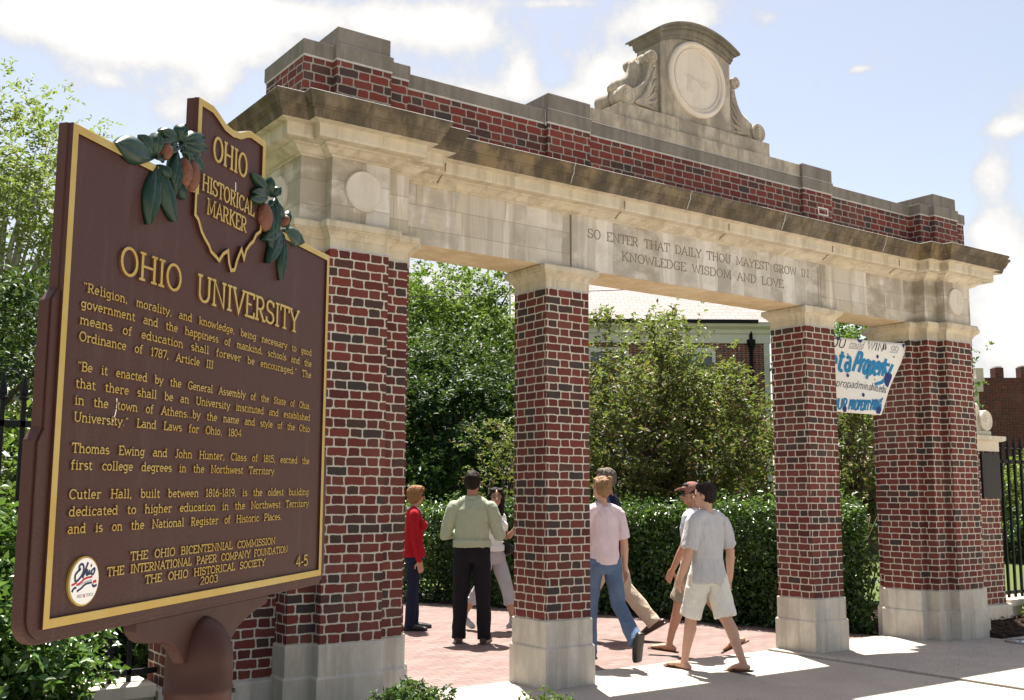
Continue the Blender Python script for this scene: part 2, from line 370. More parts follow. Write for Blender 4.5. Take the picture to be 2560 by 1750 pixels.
# frieze and lintel
ent = [(cl,yc),(fl,yc),(fl,yf),(fr,yf),(fr,yc),(cr,yc),(cr,0),(mir(cr),0),(mir(cr),yc),(mir(fr),yc),(mir(fr),yf),(mir(fl),yf),(mir(fl),yc),(mir(cl),yc),
       (mir(cl),yb),(mir(fl),yb),(mir(fl),ybf),(mir(fr),ybf),(mir(fr),yb),(mir(cr),yb),(mir(cr),.46),(cr,.46),(cr,yb),(fr,yb),(fr,ybf),(fl,ybf),(fl,yb),(cl,yb)]
SOFFIT = stone_mat('soffit_limestone', (.68, .565, .39), (.64, .48, .26), .7, .2, dark=(.46, .32, .17), darkamt=.55)  # warm bounce from the floor painted into the underside colour
mb = MB(); mb.loft(ent, [(0, 3.525), (0, 4.012)], capmi=1); frieze = gbuild(mb, 'frieze', [FRIEZE, SOFFIT])
medallion('medallion', frieze, -1.885, 3.785, yf, .153); medallion('medallion', frieze, mir(-1.885), 3.785, yf, .153)
medallion('medallion', frieze, .23, 3.785, cl, .153, -1, 'x'); medallion('medallion', frieze, .23, 3.785, mir(cl), .153, 1, 'x')
# inscription panel, shade of the cut letters painted as dark strokes
mb = MB(); mb.box(.275, 3.63, -.007, .02, 3.528, 4.008); panel = gsub(mb, 'inscription_panel', PANELST, frieze)
mb = MB(); mb.box(.262, .275, -.0085, .02, 3.54, 4.03); mb.box(3.63, 3.634, -.0085, .02, 3.54, 4.0); mb.box(3.60, 3.604, -.0082, .0, 3.56, 3.97); mb.box(3.585, 3.588, -.0082, .0, 3.56, 3.97); mb.box(3.59, 3.60, -.0080, .0, 3.97, 3.973)
gsub(mb, 'panel_joint', INCISED, frieze)
# mouldings under the cornice
mb = MB()
mb.loft(ent, [(-.01, 4.006), (.010, 4.006), (.016, 4.014), (.030, 4.018), (.040, 4.022), (.058, 4.034), (.085, 4.052), (.110, 4.060), (.112, 4.070), (.190, 4.074), (.196, 4.080), (.200, 4.090), (.200, 4.160), (.205, 4.166), (.262, 4.174), (.262, 4.20), (-.01, 4.20)])
gbuild(mb, 'bed_moulding', MOULD)
mb = MB()
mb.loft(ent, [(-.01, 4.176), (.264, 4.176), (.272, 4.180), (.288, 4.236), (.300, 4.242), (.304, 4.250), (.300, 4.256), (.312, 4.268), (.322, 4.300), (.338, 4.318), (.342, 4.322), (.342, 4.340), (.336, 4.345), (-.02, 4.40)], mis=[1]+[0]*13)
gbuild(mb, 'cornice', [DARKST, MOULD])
mb = MB(); mb.loft(ent, [(.20, 4.3795-.0105), (.336, 4.347), (.342, 4.3435), (.344, 4.3405), (.330, 4.338)], cap0=False, cap1=False); gbuild(mb, 'cornice_edge', stone_mat('edge_mortar', (.34, .33, .30), (.30, .28, .24), .8, .4))
# joints across the cornice
for x in (.05, 1.42, 2.72, 4.35):
    mb = MB(); mb.tube([(x, -.3465, 4.338), (x-.004, -.331, 4.312), (x+.006, -.313, 4.265), (x, -.300, 4.236), (x, -.277, 4.183)], .005, 6); gbuild(mb, 'cornice_joint', MORTAR)
JOINTM = plain('moulding_joint', (.26, .20, .12))
for x in (-1.15, .72, 2.05, 3.6, 4.75):
    mb = MB(); mb.tube([(x, -.208, 4.155), (x, -.204, 4.088), (x+.01, -.118, 4.062), (x+.015, -.06, 4.03)], .0042, 6); gbuild(mb, 'moulding_joint', JOINTM)
# parapet
pfl, pfr, pcl, pcr, pyf, pyc = -2.10, -1.64, -2.335, -1.455, -.19, -.125
pbx = (-.003, .470)
def par_plan(o=0.0, blocks=True):
    c = [(pcl,pyc),(pfl,pyc),(pfl,pyf),(pfr,pyf),(pfr,pyc),(pcr,pyc),(pcr,0.012)]
    mid = [(pbx[0],.012),(pbx[0],-.03),(pbx[1],-.03),(pbx[1],.012)]
    mid2 = [(mir(pbx[1]),.012),(mir(pbx[1]),-.03),(mir(pbx[0]),-.03),(mir(pbx[0]),.012)]
    rgt = [(mir(x), y) for x, y in reversed(c)]
    front = c+mid+mid2+rgt
    back = [(x, .46-y) for x, y in reversed(front)]
    return front+back
PP = par_plan()
mb = MB(); mb.loft(PP, [(0, 4.30), (0, 4.775)], u0=.07); o = gbuild(mb, 'parapet_brickwork', BRICK_TOP)
for l in o.data.uv_layers[0].data: l.uv[1] += .017
parapet = o
mb = MB(); mb.loft(PP, [(-.01, 4.7752), (.004, 4.7752), (.007, 4.790), (-.01, 4.790)]); gsub(mb, 'mortar_bed', MORTAR, parapet)
mb = MB(); mb.loft(PP, [(-.01, 4.7902), (.014, 4.7902), (.014, 4.904), (-.01, 4.9045)]); gsub(mb, 'coping', COPING, parapet, bevel=.006)
for s in (0, 1):
    f = (lambda x: x) if s == 0 else mir
    xs = sorted((f(-2.095), f(-1.645))); mb = MB(); mb.box(xs[0], xs[1], -.182, .642, 4.9065, 5.045); gsub(mb, 'coping_block', COPING, parapet, bevel=.006)
    mb = MB(); mb.box(xs[0]-.003, xs[1]+.003, -.185, .645, 4.9045, 4.913); gsub(mb, 'mortar_bed', MORTAR, parapet)
    xs = sorted((f(-.008), f(.475))); mb = MB(); mb.box(xs[0], xs[1], -.038, .498, 4.909, 5.052); gsub(mb, 'coping_block', COPING, parapet, bevel=.010)
    mb = MB(); mb.box(xs[0]-.002, xs[1]+.002, -.046, .506, 4.9043, 4.909); gsub(mb, 'mortar_bed', MORTAR, parapet)
    mb = MB(); xj = f(-.012); mb.tube([(xj, -.006, 4.904), (xj, -.012, 4.85), (xj+.003, -.006, 4.76)], .009, 6); gsub(mb, 'mortar_bed', MORTAR, parapet)
mb = MB(); mb.box(.476, mir(.476), -.006, .466, 4.911, 5.040); gsub(mb, 'blocking_course', CREST, parapet, bevel=.006)
mb = MB(); mb.box(.476, mir(.476), -.012, .470, 4.9044, 4.911); mb.box(.89, mir(.89), .028, .430, 5.0395, 5.047); gsub(mb, 'mortar_bed', MORTAR, parapet)
mb = MB(); mb.box(.90, mir(.90), .032, .428, 5.047, 5.195); gsub(mb, 'crest_plinth', CREST, parapet, bevel=.006)
# white-painted outline of one replaced brick
mb = MB()
x0, x1, z0, z1 = 3.62, 3.76, 4.545, 4.605
for a in ((x0, x1, z0-.012, z0), (x0, x1, z1, z1+.012), (x0-.012, x0, z0-.012, z1+.012), (x1, x1+.012, z0-.012, z1+.012)): mb.box(a[0], a[1], -.034, -.02, a[2], a[3])
gsub(mb, 'repair_mortar', plain('fresh_mortar', (.7, .68, .64)), parapet)
# crest tablet
def arc_pts(R, half, apex, n=28):
    zc = apex-R; a = math.asin(half/R)
    return [(XM+R*math.sin(t), zc+R*math.cos(t)) for t in np.linspace(-a, a, n)]
XZ = lambda a, b, t: (a, t, b)
def arch_band(mb, R0, h0, apex0, R1, h1, apex1, ya, yb_, mi=0):
    top = arc_pts(R0, h0, apex0); bot = arc_pts(R1, h1, apex1)
    mb.prism(bot + top[::-1], XZ, ya, yb_, mi)
mb = MB(); body = [(XM-.48, 5.19), (XM+.48, 5.19)] + arc_pts(1.10, .48, 6.05)[::-1]
mb.prism(body, XZ, .065, .40); crest = gbuild(mb, 'crest_tablet', CREST)
mb = MB()
arch_band(mb, 1.06, .555, 6.200, 1.06, .555, 6.178, -.02, .485)
arch_band(mb, 1.05, .540, 6.1779, 1.04, .515, 6.146, .0, .465)
arch_band(mb, 1.04, .512, 6.1459, 1.02, .495, 6.085, .032, .435)
arch_band(mb, 1.10, .500, 6.0849, 1.10, .486, 6.045, .046, .42)
for t in np.linspace(-.46, .46, 44):
    R = 1.045; z = 6.165-R+R*math.cos(t); x = XM+R*math.sin(t)
    mb.tube([(x, -.004, z-.004), (x, .012, z-.028)], .009, 6)
gsub(mb, 'arched_roof', stone_mat('roof_limestone', (.22, .20, .17), (.25, .21, .14), .5, .5, dark=(.09, .08, .07), darkamt=.6), crest)
mb = MB()
prof = [(.388, .0), (.388, -.03), (.372, -.046), (.352, -.05), (.338, -.04), (.330, -.022), (.318, -.022), (.312, -.032), (.304, -.030), (.300, -.012), (0, -.010)]
mb.lathe(prof, (XM, .068, 5.648), 64, 'y'); md = gsub(mb, 'medallion', stone_mat('dial_limestone', (.62, .555, .49), (.60, .52, .39), .5, .15), crest)
mb = MB()
hg = [(-.20, .03), (-.16, .02), (-.10, .045), (-.07, .02), (.10, .005), (.17, .02), (.20, -.03), (.13, -.09), (.06, -.06), (.03, -.02), (-.06, -.01), (-.075, -.07), (-.055, -.15), (-.155, -.15), (-.13, -.07), (-.125, -.01)]
mb.prism([(XM+a, 5.66+b) for a, b in hg][::-1], XZ, .062, .0555); gsub(mb, 'relief', stone_mat('relief_limestone', (.57, .51, .445), (.55, .47, .36), .5, .3), crest)
def scroll(sg):
    mb = MB(); f = lambda x: XM+sg*x
    # concave web between the volutes
    cur = [(.895, 5.30), (.83, 5.385), (.75, 5.42), (.68, 5.47), (.63, 5.55), (.60, 5.64), (.585, 5.72)]
    poly = [(.478, 5.196), (.80, 5.196)] + cur + [(.478, 5.80)]
    poly = [(f(a), b) for a, b in poly]
    mb.prism(poly if sg > 0 else poly[::-1], XZ, .10, .375)
    lip = [(f(a+.012), .24, b+.012) for a, b in cur]
    mb.tube(lip, [.045]*len(lip), 8, flat=3.0)
    for cx, cz, r in ((.905, 5.297, .098), (.575, 5.765, .060)):
        pr = [(0, -.012), (r*.25, -.014), (r*.35, -.004), (r*.55, -.006), (r*.62, .004), (r*.72, -.002), (r*.95, -.004), (r, .008), (r, .06), (r*.86, .075), (r*.82, .12), (r*.93, .13), (r*.93, .155), (r*.80, .16), (r*.80, .18), (r*.93, .185), (r*.93, .205), (r*.82, .215), (r*.88, .28), (r, .33), (r, .37), (r*.6, .385), (0, .385)]
        mb.lathe(pr, (f(cx), .07, cz), 28, 'y')
    # acanthus ribs on the face
    for k, (ze, xe, cv) in enumerate(((5.235, .50, .0), (5.33, .50, .02), (5.44, .505, .05), (5.56, .51, .09), (5.67, .52, .13))):
        pts = []
        for t in np.linspace(0, 1, 10):
            x = .80+(xe-.80)*t; z = 5.262+(ze-5.262)*t - cv*math.sin(PI*t)*.75
            pts.append((f(x), .100-.010*math.sin(PI*min(1, t*1.05)), z))
        mb.tube(pts, [.008+.017*math.sin(PI*(.10+.82*t)) for t in np.linspace(0, 1, 10)], 8)
        mb.tube([(f(xe), .098, ze), (f(xe+.022), .092, ze+.016), (f(xe+.036), .094, ze-.004), (f(xe+.026), .098, ze-.016)], [.010, .012, .010, .006], 7)
    gsub(mb, 'scroll_bracket', CREST, crest)
scroll(-1); scroll(1)
# wing walls, part of the masonry of each pier
def wing(sg):
    f = (lambda x: x) if sg < 0 else mir
    xs = lambda a, b: tuple(sorted((f(a), f(b))))
    y0, y1 = .05, .41
    mb = MB(); a, b = xs(cl+.02, -3.10); mb.loft(rect(a, b, y0, y1), [(0, .31), (0, 2.11)], u0=.17 if sg < 0 else .31); o = gbuild(mb, 'wing_wall', BRICK)
    for l in o.data.uv_layers[0].data: l.uv[1] -= .31
    a, b = xs(cl+.02, -3.10)
    mb = MB(); mb.loft(rect(a, b, y0, y1), [(.05, -.1), (.05, .300), (.02, .3098), (-.01, .3099)]); gsub(mb, 'plinth', PLINTH, o, bevel=.006)
    mb = MB()
    mb.loft(rect(a, b, y0, y1), [(-.01, 2.1101), (.012, 2.1101), (.012, 2.225), (.05, 2.232), (.075, 2.245), (.075, 2.292), (-.02, 2.30)])
    a2, b2 = xs(cl+.02, -3.03); mb.loft(rect(a2, b2, y0+.03, y1-.03), [(0, 2.28), (0, 2.355)])
    gsub(mb, 'capstone', STONE, o)
    mb = MB()
    cur = [(-3.02, 2.46), (-2.96, 2.57), (-2.86, 2.60), (-2.74, 2.63), (-2.66, 2.70), (-2.60, 2.82), (-2.53, 2.98), (-2.40, 3.05)]
    poly = [(cl+.01, 2.356), (-2.95, 2.356)] + cur + [(cl+.01, 3.05)]
    poly = [(f(x), z) for x, z in poly]
    mb.prism(poly[::-1] if sg < 0 else poly, XZ, y0+.06, y1-.06)
    mb.tube([(f(x), (y0+y1)/2, z+.012) for x, z in cur[1:]], .05, 8, flat=2.6)
    r = .128
    mb.lathe([(0, -.012), (r*.25, -.014), (r*.32, -.003), (r*.5, -.006), (r*.58, .004), (r*.7, -.002), (r*.95, -.004), (r, .01), (r, .32), (0, .32)], (f(-2.93), y0+.02, 2.482), 28, 'y')
    gsub(mb, 'scroll', STONE, o)
    return o
wing(-1); wr = wing(1)
BRONZE = plain('dark_bronze', (.030, .026, .026), .5, .4, .6, .3, 60)
mb = MB(); mb.box(mir(-2.705), mir(-3.085), .022, .05, 1.55, 2.085); 
for k in range(9): mb.box(mir(-2.74), mir(-3.05), .0195, .022, 1.62+k*.047, 1.635+k*.047)
gsub(mb, 'bronze_plaque', BRONZE, wr)
# ------------------------------------------------------------------ slab-serif stroke letters (cap height 1)
def A_(cx, cy, rx, ry, a0, a1, n=9):
    return [(cx+rx*math.cos(math.radians(a0+(a1-a0)*i/n)), cy+ry*math.sin(math.radians(a0+(a1-a0)*i/n))) for i in range(n+1)]
def cyc(cx, cy, rx, ry): return A_(cx, cy, rx, ry, 90, 450, 18)
G = {}   # width, strokes, serifs (x, y, half)
def g(ch, w, strokes, serifs=()): G[ch] = (w, strokes, serifs)
g('A', .78, [[(.08,0),(.39,1),(.70,0)], [(.19,.34),(.59,.34)]], [(.08,0,.12),(.70,0,.12)])
g('B', .66, [[(.12,0),(.12,1)], [(.0,1),(.36,1)]+A_(.36,.76,.20,.24,90,-90)+[(.12,.52)], [(.36,.52)]+A_(.37,.26,.24,.26,90,-90)+[(0,0)]])
g('C', .72, [A_(.40,.5,.32,.5,42,318,16), [(.66,.98),(.66,.74)]])
g('D', .76, [[(.14,0),(.14,1)], [(.02,1),(.32,1)]+A_(.32,.5,.36,.5,90,-90,14)+[(.02,0)]])
g('E', .64, [[(.13,0),(.13,1)], [(0,1),(.56,1),(.56,.80)], [(.13,.53),(.42,.53)], [(0,0),(.59,0),(.59,.22)]])
g('F', .60, [[(.13,0),(.13,1)], [(0,1),(.55,1),(.55,.78)], [(.13,.52),(.42,.52)]], [(.13,0,.13)])
g('G', .78, [A_(.40,.5,.32,.5,42,325,16), [(.68,.98),(.68,.76)], [(.66,.02),(.66,.42),(.46,.42)]])
g('H', .84, [[(.15,0),(.15,1)], [(.69,0),(.69,1)], [(.15,.52),(.69,.52)]], [(.15,0,.13),(.15,1,.13),(.69,0,.13),(.69,1,.13)])
g('I', .36, [[(.18,0),(.18,1)]], [(.18,0,.14),(.18,1,.14)])
g('J', .50, [[(.34,1),(.34,.2)]+A_(.20,.2,.14,.2,0,-150)], [(.34,1,.13)])
g('K', .76, [[(.14,0),(.14,1)], [(.62,1),(.14,.42)], [(.28,.58),(.66,0)]], [(.14,0,.13),(.14,1,.13),(.64,0,.11),(.60,1,.11)])
g('L', .60, [[(.14,0),(.14,1)], [(0,0),(.55,0),(.55,.26)]], [(.14,1,.13)])
g('M', .98, [[(.14,0),(.16,1),(.49,.15),(.82,1),(.84,0)]], [(.14,0,.12),(.84,0,.12),(.12,1,.10),(.86,1,.10)])
g('N', .84, [[(.14,0),(.14,1),(.70,0),(.70,1)]], [(.14,0,.12),(.10,1,.10),(.70,1,.12)])
g('O', .80, [cyc(.40,.5,.33,.51)])
g('P', .64, [[(.13,0),(.13,1)], [(0,1),(.34,1)]+A_(.34,.73,.24,.27,90,-90)+[(.13,.46)]], [(.13,0,.13)])
g('R', .72, [[(.13,0),(.13,1)], [(0,1),(.34,1)]+A_(.34,.74,.23,.26,90,-90)+[(.13,.48)], [(.32,.48),(.60,0)]], [(.13,0,.13),(.60,0,.10)])
g('S', .62, [A_(.30,.75,.22,.25,40,270)+A_(.30,.25,.25,.25,90,-140), [(.52,.98),(.52,.76)], [(.06,.02),(.06,.26)]])
g('T', .70, [[(.35,0),(.35,1)], [(.04,.76),(.04,1),(.66,1),(.66,.76)]], [(.35,0,.14)])
g('U', .80, [[(.14,1),(.14,.32)]+A_(.40,.32,.26,.32,180,360,12)+[(.66,1)]], [(.14,1,.13),(.66,1,.13)])
g('V', .76, [[(.06,1),(.38,0),(.70,1)]], [(.08,1,.11),(.68,1,.11)])
g('W', 1.0, [[(.06,1),(.29,0),(.50,.92),(.71,0),(.94,1)]], [(.08,1,.10),(.92,1,.10)])
g('Y', .74, [[(.06,1),(.37,.45),(.68,1)], [(.37,.45),(.37,0)]], [(.37,0,.14),(.08,1,.11),(.66,1,.11)])
g('a', .58, [A_(.26,.50,.19,.18,150,0,6)+[(.45,.06),(.54,.0)], [(.45,.42)]+A_(.24,.20,.19,.20,75,285,9)+[(.45,.14)]])
g('b', .62, [[(.13,0),(.13,1)], cyc(.34,.33,.21,.33)], [(.08,1,.08)])
g('c', .54, [A_(.30,.33,.22,.34,45,315,12), [(.48,.62),(.48,.48)]])
g('d', .64, [[(.48,0),(.48,1)], cyc(.27,.33,.21,.33)], [(.43,1,.08),(.53,0,.08)])
g('e', .56, [[(.07,.36),(.49,.36)]+A_(.28,.34,.21,.33,5,315,12)])
g('f', .44, [[(.17,0),(.17,.78)]+A_(.31,.80,.14,.20,180,50,6), [(.03,.66),(.36,.66)]], [(.17,0,.12)])
g('g', .60, [cyc(.26,.36,.19,.30), [(.46,.66),(.46,-.08)]+A_(.27,-.08,.19,.20,0,-150,7)], [(.52,.66,.06)])
g('h', .66, [[(.13,0),(.13,1)], [(.13,.42)]+A_(.32,.44,.19,.22,170,0,7)+[(.51,0)]], [(.13,0,.11),(.51,0,.11),(.09,1,.08)])
g('i', .34, [[(.17,0),(.17,.66)], [(.17,.86),(.17,.98)]], [(.17,0,.13),(.12,.66,.08)])
g('k', .62, [[(.13,0),(.13,1)], [(.50,.66),(.14,.28)], [(.24,.38),(.52,0)]], [(.13,0,.10),(.52,0,.09),(.09,1,.08),(.50,.66,.08)])
g('l', .34, [[(.17,0),(.17,1)]], [(.17,0,.13),(.12,1,.08)])
g('m', .92, [[(.13,0),(.13,.66)], [(.13,.42)]+A_(.29,.44,.16,.22,170,0,7)+[(.45,0)], [(.45,.42)]+A_(.61,.44,.16,.22,170,0,7)+[(.77,0)]], [(.13,0,.09),(.45,0,.09),(.77,0,.10),(.09,.66,.07)])
g('n', .66, [[(.13,0),(.13,.66)], [(.13,.42)]+A_(.32,.44,.19,.22,170,0,7)+[(.51,0)]], [(.13,0,.11),(.51,0,.11),(.09,.66,.08)])
g('o', .58, [cyc(.29,.33,.22,.34)])
g('p', .62, [[(.13,-.28),(.13,.66)], cyc(.34,.33,.21,.33)], [(.13,-.28,.12),(.09,.66,.08)])
g('r', .50, [[(.15,0),(.15,.66)], [(.15,.40)]+A_(.34,.44,.19,.22,170,40,6)], [(.15,0,.13),(.10,.66,.08)])
g('s', .50, [A_(.25,.49,.17,.17,40,270,9)+A_(.25,.17,.19,.17,90,-140,9)])
g('t', .42, [[(.17,.88),(.17,.18)]+A_(.31,.16,.14,.17,180,310,6), [(.02,.66),(.36,.66)]])
g('u', .66, [[(.13,.66),(.13,.22)]+A_(.32,.22,.19,.22,180,350,7), [(.51,.66),(.51,0)]], [(.10,.66,.09),(.46,.66,.07),(.56,0,.07)])
g('v', .58, [[(.06,.66),(.29,0),(.52,.66)]], [(.07,.66,.09),(.51,.66,.09)])
g('w', .82, [[(.06,.66),(.23,0),(.41,.60),(.59,0),(.76,.66)]], [(.07,.66,.08),(.75,.66,.08)])
g('y', .58, [[(.06,.66),(.30,.04)], [(.52,.66),(.22,-.22),(.08,-.24)]], [(.07,.66,.09),(.51,.66,.09)])
g('.', .26, [[(.13,.0),(.13,.12)]]); g(',', .26, [[(.14,.12),(.14,0),(.08,-.14)]])
g('-', .40, [[(.06,.38),(.34,.38)]])
g('“', .46, [[(.12,1.0),(.16,.80)], [(.30,1.0),(.34,.80)]]); g('”', .46, [[(.16,1.0),(.12,.80)], [(.34,1.0),(.30,.80)]])
g('1', .42, [[(.08,.82),(.22,1),(.22,0)]], [(.22,0,.14)])
g('0', .62, [cyc(.31,.5,.23,.5)])
g('2', .60, [A_(.30,.74,.22,.26,165,-30,9)+[(.07,.0),(.55,0)]])
g('3', .58, [A_(.28,.76,.20,.24,150,-80,8)+A_(.28,.27,.23,.27,80,-150,9)])
g('4', .64, [[(.44,0),(.44,1),(.05,.30),(.60,.30)]])
g('5', .58, [[(.50,1),(.12,1),(.10,.56)]+A_(.27,.32,.23,.32,115,-150,10)])
g('6', .60, [A_(.31,.30,.22,.30,90,450,14), [(.09,.32)]+A_(.42,.42,.33,.58,178,98,6)])
g('7', .56, [[(.06,.84),(.06,1),(.52,1),(.22,0)]])
g('8', .60, [cyc(.30,.75,.19,.25), cyc(.30,.26,.23,.26)])
g('9', .60, [A_(.29,.70,.22,.30,90,450,14), [(.51,.68)]+A_(.18,.58,.33,.58,-2,-82,6)])
def text_width(s, track=0.0, space=.36): return sum((G[c][0] if c != ' ' else space) + track for c in s) - track
def ribbon(mb, pts, to3, sx, sz, wv, wh, h, mi, smi):
    """pts in glyph units already placed (x,y) metres; nib width wv for uprights and wh for level strokes"""
    n = len(pts)
    if n < 2: return
    closed = math.dist(pts[0], pts[-1]) < 1e-6
    if closed: pts = pts[:-1]; n -= 1
    L = []; Rr = []
    for i in range(n):
        a = pts[i-1] if (i > 0 or closed) else None; b = pts[i]; c = pts[(i+1) % n] if (i < n-1 or closed) else None
        ds = []
        if a: d = (b[0]-a[0], b[1]-a[1]); l = math.hypot(*d) or 1; ds.append((d[0]/l, d[1]/l))
        if c: d = (c[0]-b[0], c[1]-b[1]); l = math.hypot(*d) or 1; ds.append((d[0]/l, d[1]/l))
        if len(ds) == 2:
            n1 = (-ds[0][1], ds[0][0]); n2 = (-ds[1][1], ds[1][0]); k = 1+n1[0]*n2[0]+n1[1]*n2[1]
            k = max(k, .45); nn = ((n1[0]+n2[0])/k, (n1[1]+n2[1])/k); dy = (abs(ds[0][1])+abs(ds[1][1]))/2
        else: nn = (-ds[0][1], ds[0][0]); dy = abs(ds[0][1])
        w_ = (wh+(wv-wh)*dy)/2
        L.append((b[0]+nn[0]*w_, b[1]+nn[1]*w_)); Rr.append((b[0]-nn[0]*w_, b[1]-nn[1]*w_))
    v = [to3(x, y, h) for x, y in L]+[to3(x, y, h) for x, y in Rr]+[to3(x, y, 0) for x, y in L]+[to3(x, y, 0) for x, y in Rr]
    top = []; side = []
    for i in range(n if closed else n-1):
        j = (i+1) % n
        top.append((n+i, n+j, j, i)); side.append((i, j, 2*n+j, 2*n+i)); side.append((n+j, n+i, 3*n+i, 3*n+j))
    if not closed: side.append((0, 2*n, 3*n, n)); side.append((n-1, 2*n-1, 4*n-1, 3*n-1))
    b = len(mb.v); mb.v += [tuple(p) for p in v]
    for f in top: mb.f.append([b+i for i in f]); mb.mi.append(mi); mb.uv.append(None); mb.sm.append(False)
    for f in side: mb.f.append([b+i for i in f]); mb.mi.append(smi); mb.uv.append(None); mb.sm.append(False)
def write(mb, s, x0, x1, y, cap, to3, wv=.15, wh=.12, h=.003, justify=True, serif=True, space=.36, gap=None, mi=0, smi=1, xs=None):
    """letters of s from x0 to x1 on base line y; words spread to fill the line"""
    words = s.split(' ')
    if gap is None:
        sx = (x1-x0)/text_width(s, .02, space) if xs is None else xs
        wws = [text_width(w_, .02)*sx for w_ in words]
        gp = (x1-x0-sum(wws))/max(1, len(words)-1)
    jit = 0
    x = x0
    for w_, ww in zip(words, wws):
        cx = x
        for c in w_:
            wd_, st, se = G[c]
            for q in st: ribbon(mb, [(cx+px*sx, y+py*cap) for px, py in q], to3, sx, cap, wv*cap, wh*cap, h*(1+.06*(jit % 3)), mi, smi); jit += 1
            if serif:
                for (px, py, hf) in se:
                    yy = y+py*cap + (wh*cap*.5 if py < .01 and py > -.1 else -wh*cap*.5 if py > .5 else 0) - (0 if py > .5 else wh*cap*.5)
                    if py > .5: yy += wh*cap*.5
                    ribbon(mb, [(cx+(px-hf)*sx, yy), (cx+(px+hf)*sx, yy)], to3, sx, cap, wv*cap, wh*cap, h*1.1+.0001*(jit % 3), mi, smi); jit += 1
            cx += (wd_+.02)*sx
        x += ww+gp
# lintel lettering (letters on the panel, base frame of the gate)
t3 = lambda x, y, h: (x, -.0072-h, y)
for s_, a, b, y in (('SO ENTER THAT DAILY THOU MAYEST GROW IN', .455, 3.45, 3.829), ('KNOWLEDGE WISDOM AND LOVE', .851, 3.047, 3.674)):
    mb = MB(); write(mb, s_, a, b, y, .080, t3, .125, .075, .0015, space=.62, mi=0, smi=0); gsub(mb, 'inscription', INCISED, frieze)

# ------------------------------------------------------------------ historical marker
SO = Vector((-5.00199, -5.17586, 2.22222)); SE = Vector((0.755, 0.656, 0.0)).normalized(); SV = Vector((0, 0, 1)); SN = Vector((SE.y, -SE.x, 0))
ang = math.atan2(SE.y, SE.x)
sign = thing('historical_marker', 'brown cast metal historical marker on a post, raised gold lettering and buckeye leaves', 'marker', (SO+SE*.5695).to_tuple()[:2]+(0,), ang)
# local frame of the marker: x along the board from its middle, -y towards the reader, z up
SL = lambda s, z, h=0.0: (s-.5695, -h+.003, 2.2222+z+.008*s)
BROWN_N = NT('brown_enamel', .5, .22); _p = BROWN_N.geo()
_a = BROWN_N.noise(_p, 160, 3, .6); _b = BROWN_N.noise(_p, 5, 4)
_c = BROWN_N.noise(BROWN_N.scale(_p, (14, 14, 1.6)), 1.0, 6, .7); _d = BROWN_N.noise(_p, 300, 2, .5)
BROWN_N.col(BROWN_N.mix(BROWN_N.math('MULTIPLY', BROWN_N.sstep(_d.outputs[0], .70, .74), .5), BROWN_N.mix(BROWN_N.math('MULTIPLY', BROWN_N.sstep(_c.outputs[0], .52, .75), .30), BROWN_N.mix(_b.outputs[0], (.047, .0190, .0155), (.064, .0265, .021)), (.12, .085, .07)), (.016, .009, .008)))
BROWN_N.put(BROWN_N.b.inputs['Roughness'], BROWN_N.math('ADD', .38, BROWN_N.math('MULTIPLY', _b.outputs[0], .25))); BROWN_N.bump(_a.outputs[0], .22, .006); BROWN = BROWN_N.m
BROWN2 = plain('brown_enamel_smooth', (.046, .0175, .013), .5, .22, 0, .4, 14, .2)
GOLDN = NT('gold_paint', .38, .5); _p = GOLDN.geo(); _a = GOLDN.noise(_p, 40, 5, .7); _b = GOLDN.noise(_p, 7, 4)
GOLDN.col(GOLDN.mix(GOLDN.sstep(_b.outputs[0], .35, .7), GOLDN.mix(_a.outputs[0], (.35, .25, .058), (.48, .37, .125)), (.40, .26, .045))); GOLDN.b.inputs['Metallic'].default_value = .25; GOLDN.bump(_a.outputs[0], .15, .004); GOLD = GOLDN.m
GOLDS = plain('gold_paint_shade_side', (.13, .065, .03), .6, .2)  # darker brown-gold puts side shade into the raised letters' colour
LEAFG = NT('leaf_enamel', .34, .35); _p = LEAFG.geo(); _a = LEAFG.noise(_p, 60, 4); LEAFG.col(LEAFG.mix(_a.outputs[0], (.005, .021, .0130), (.010, .036, .020))); LEAFG.bump(_a.outputs[0], .2, .004); LEAFG = LEAFG.m
NUTM = plain('nut_enamel', (.13, .047, .026), .55, .3, 0, .45, 90, .5)
WHITEN = plain('white_enamel', (.78, .77, .75), .35, .4, 0, .03)
NAVY = plain('navy_paint', (.012, .022, .07), .5); REDP = plain('red_paint', (.45, .015, .02), .5)
TOPS = [(0.414, 0.199), (0.437, 0.2), (0.479, 0.201), (0.503, 0.193), (0.536, 0.179), (0.569, 0.176), (0.602, 0.181), (0.632, 0.195), (0.654, 0.202), (0.69, 0.201), (0.734, 0.2)]
LOWS = [(0.413, 0.0), (0.413, -0.066), (0.428, -0.074), (0.444, -0.097), (0.46, -0.11), (0.476, -0.12), (0.488, -0.133), (0.511, -0.14), (0.527, -0.147), (0.546, -0.126), (0.562, -0.117), (0.567, -0.138), (0.58, -0.158), (0.601, -0.152), (0.612, -0.125), (0.627, -0.101), (0.641, -0.123), (0.653, -0.093), (0.669, -0.077), (0.687, -0.064), (0.699, -0.046), (0.721, -0.032), (0.725, -0.002)]
W_ = 1.139
def corner(cx, cz, r, a0, a1, n=7): return [(cx+r*math.cos(math.radians(a0+(a1-a0)*i/n)), cz+r*math.sin(math.radians(a0+(a1-a0)*i/n))) for i in range(n+1)]
top_edge = [(0, 0), (.2, 0), (.36, 0), (.414, 0)] + TOPS + [(.734, 0), (W_, 0)]
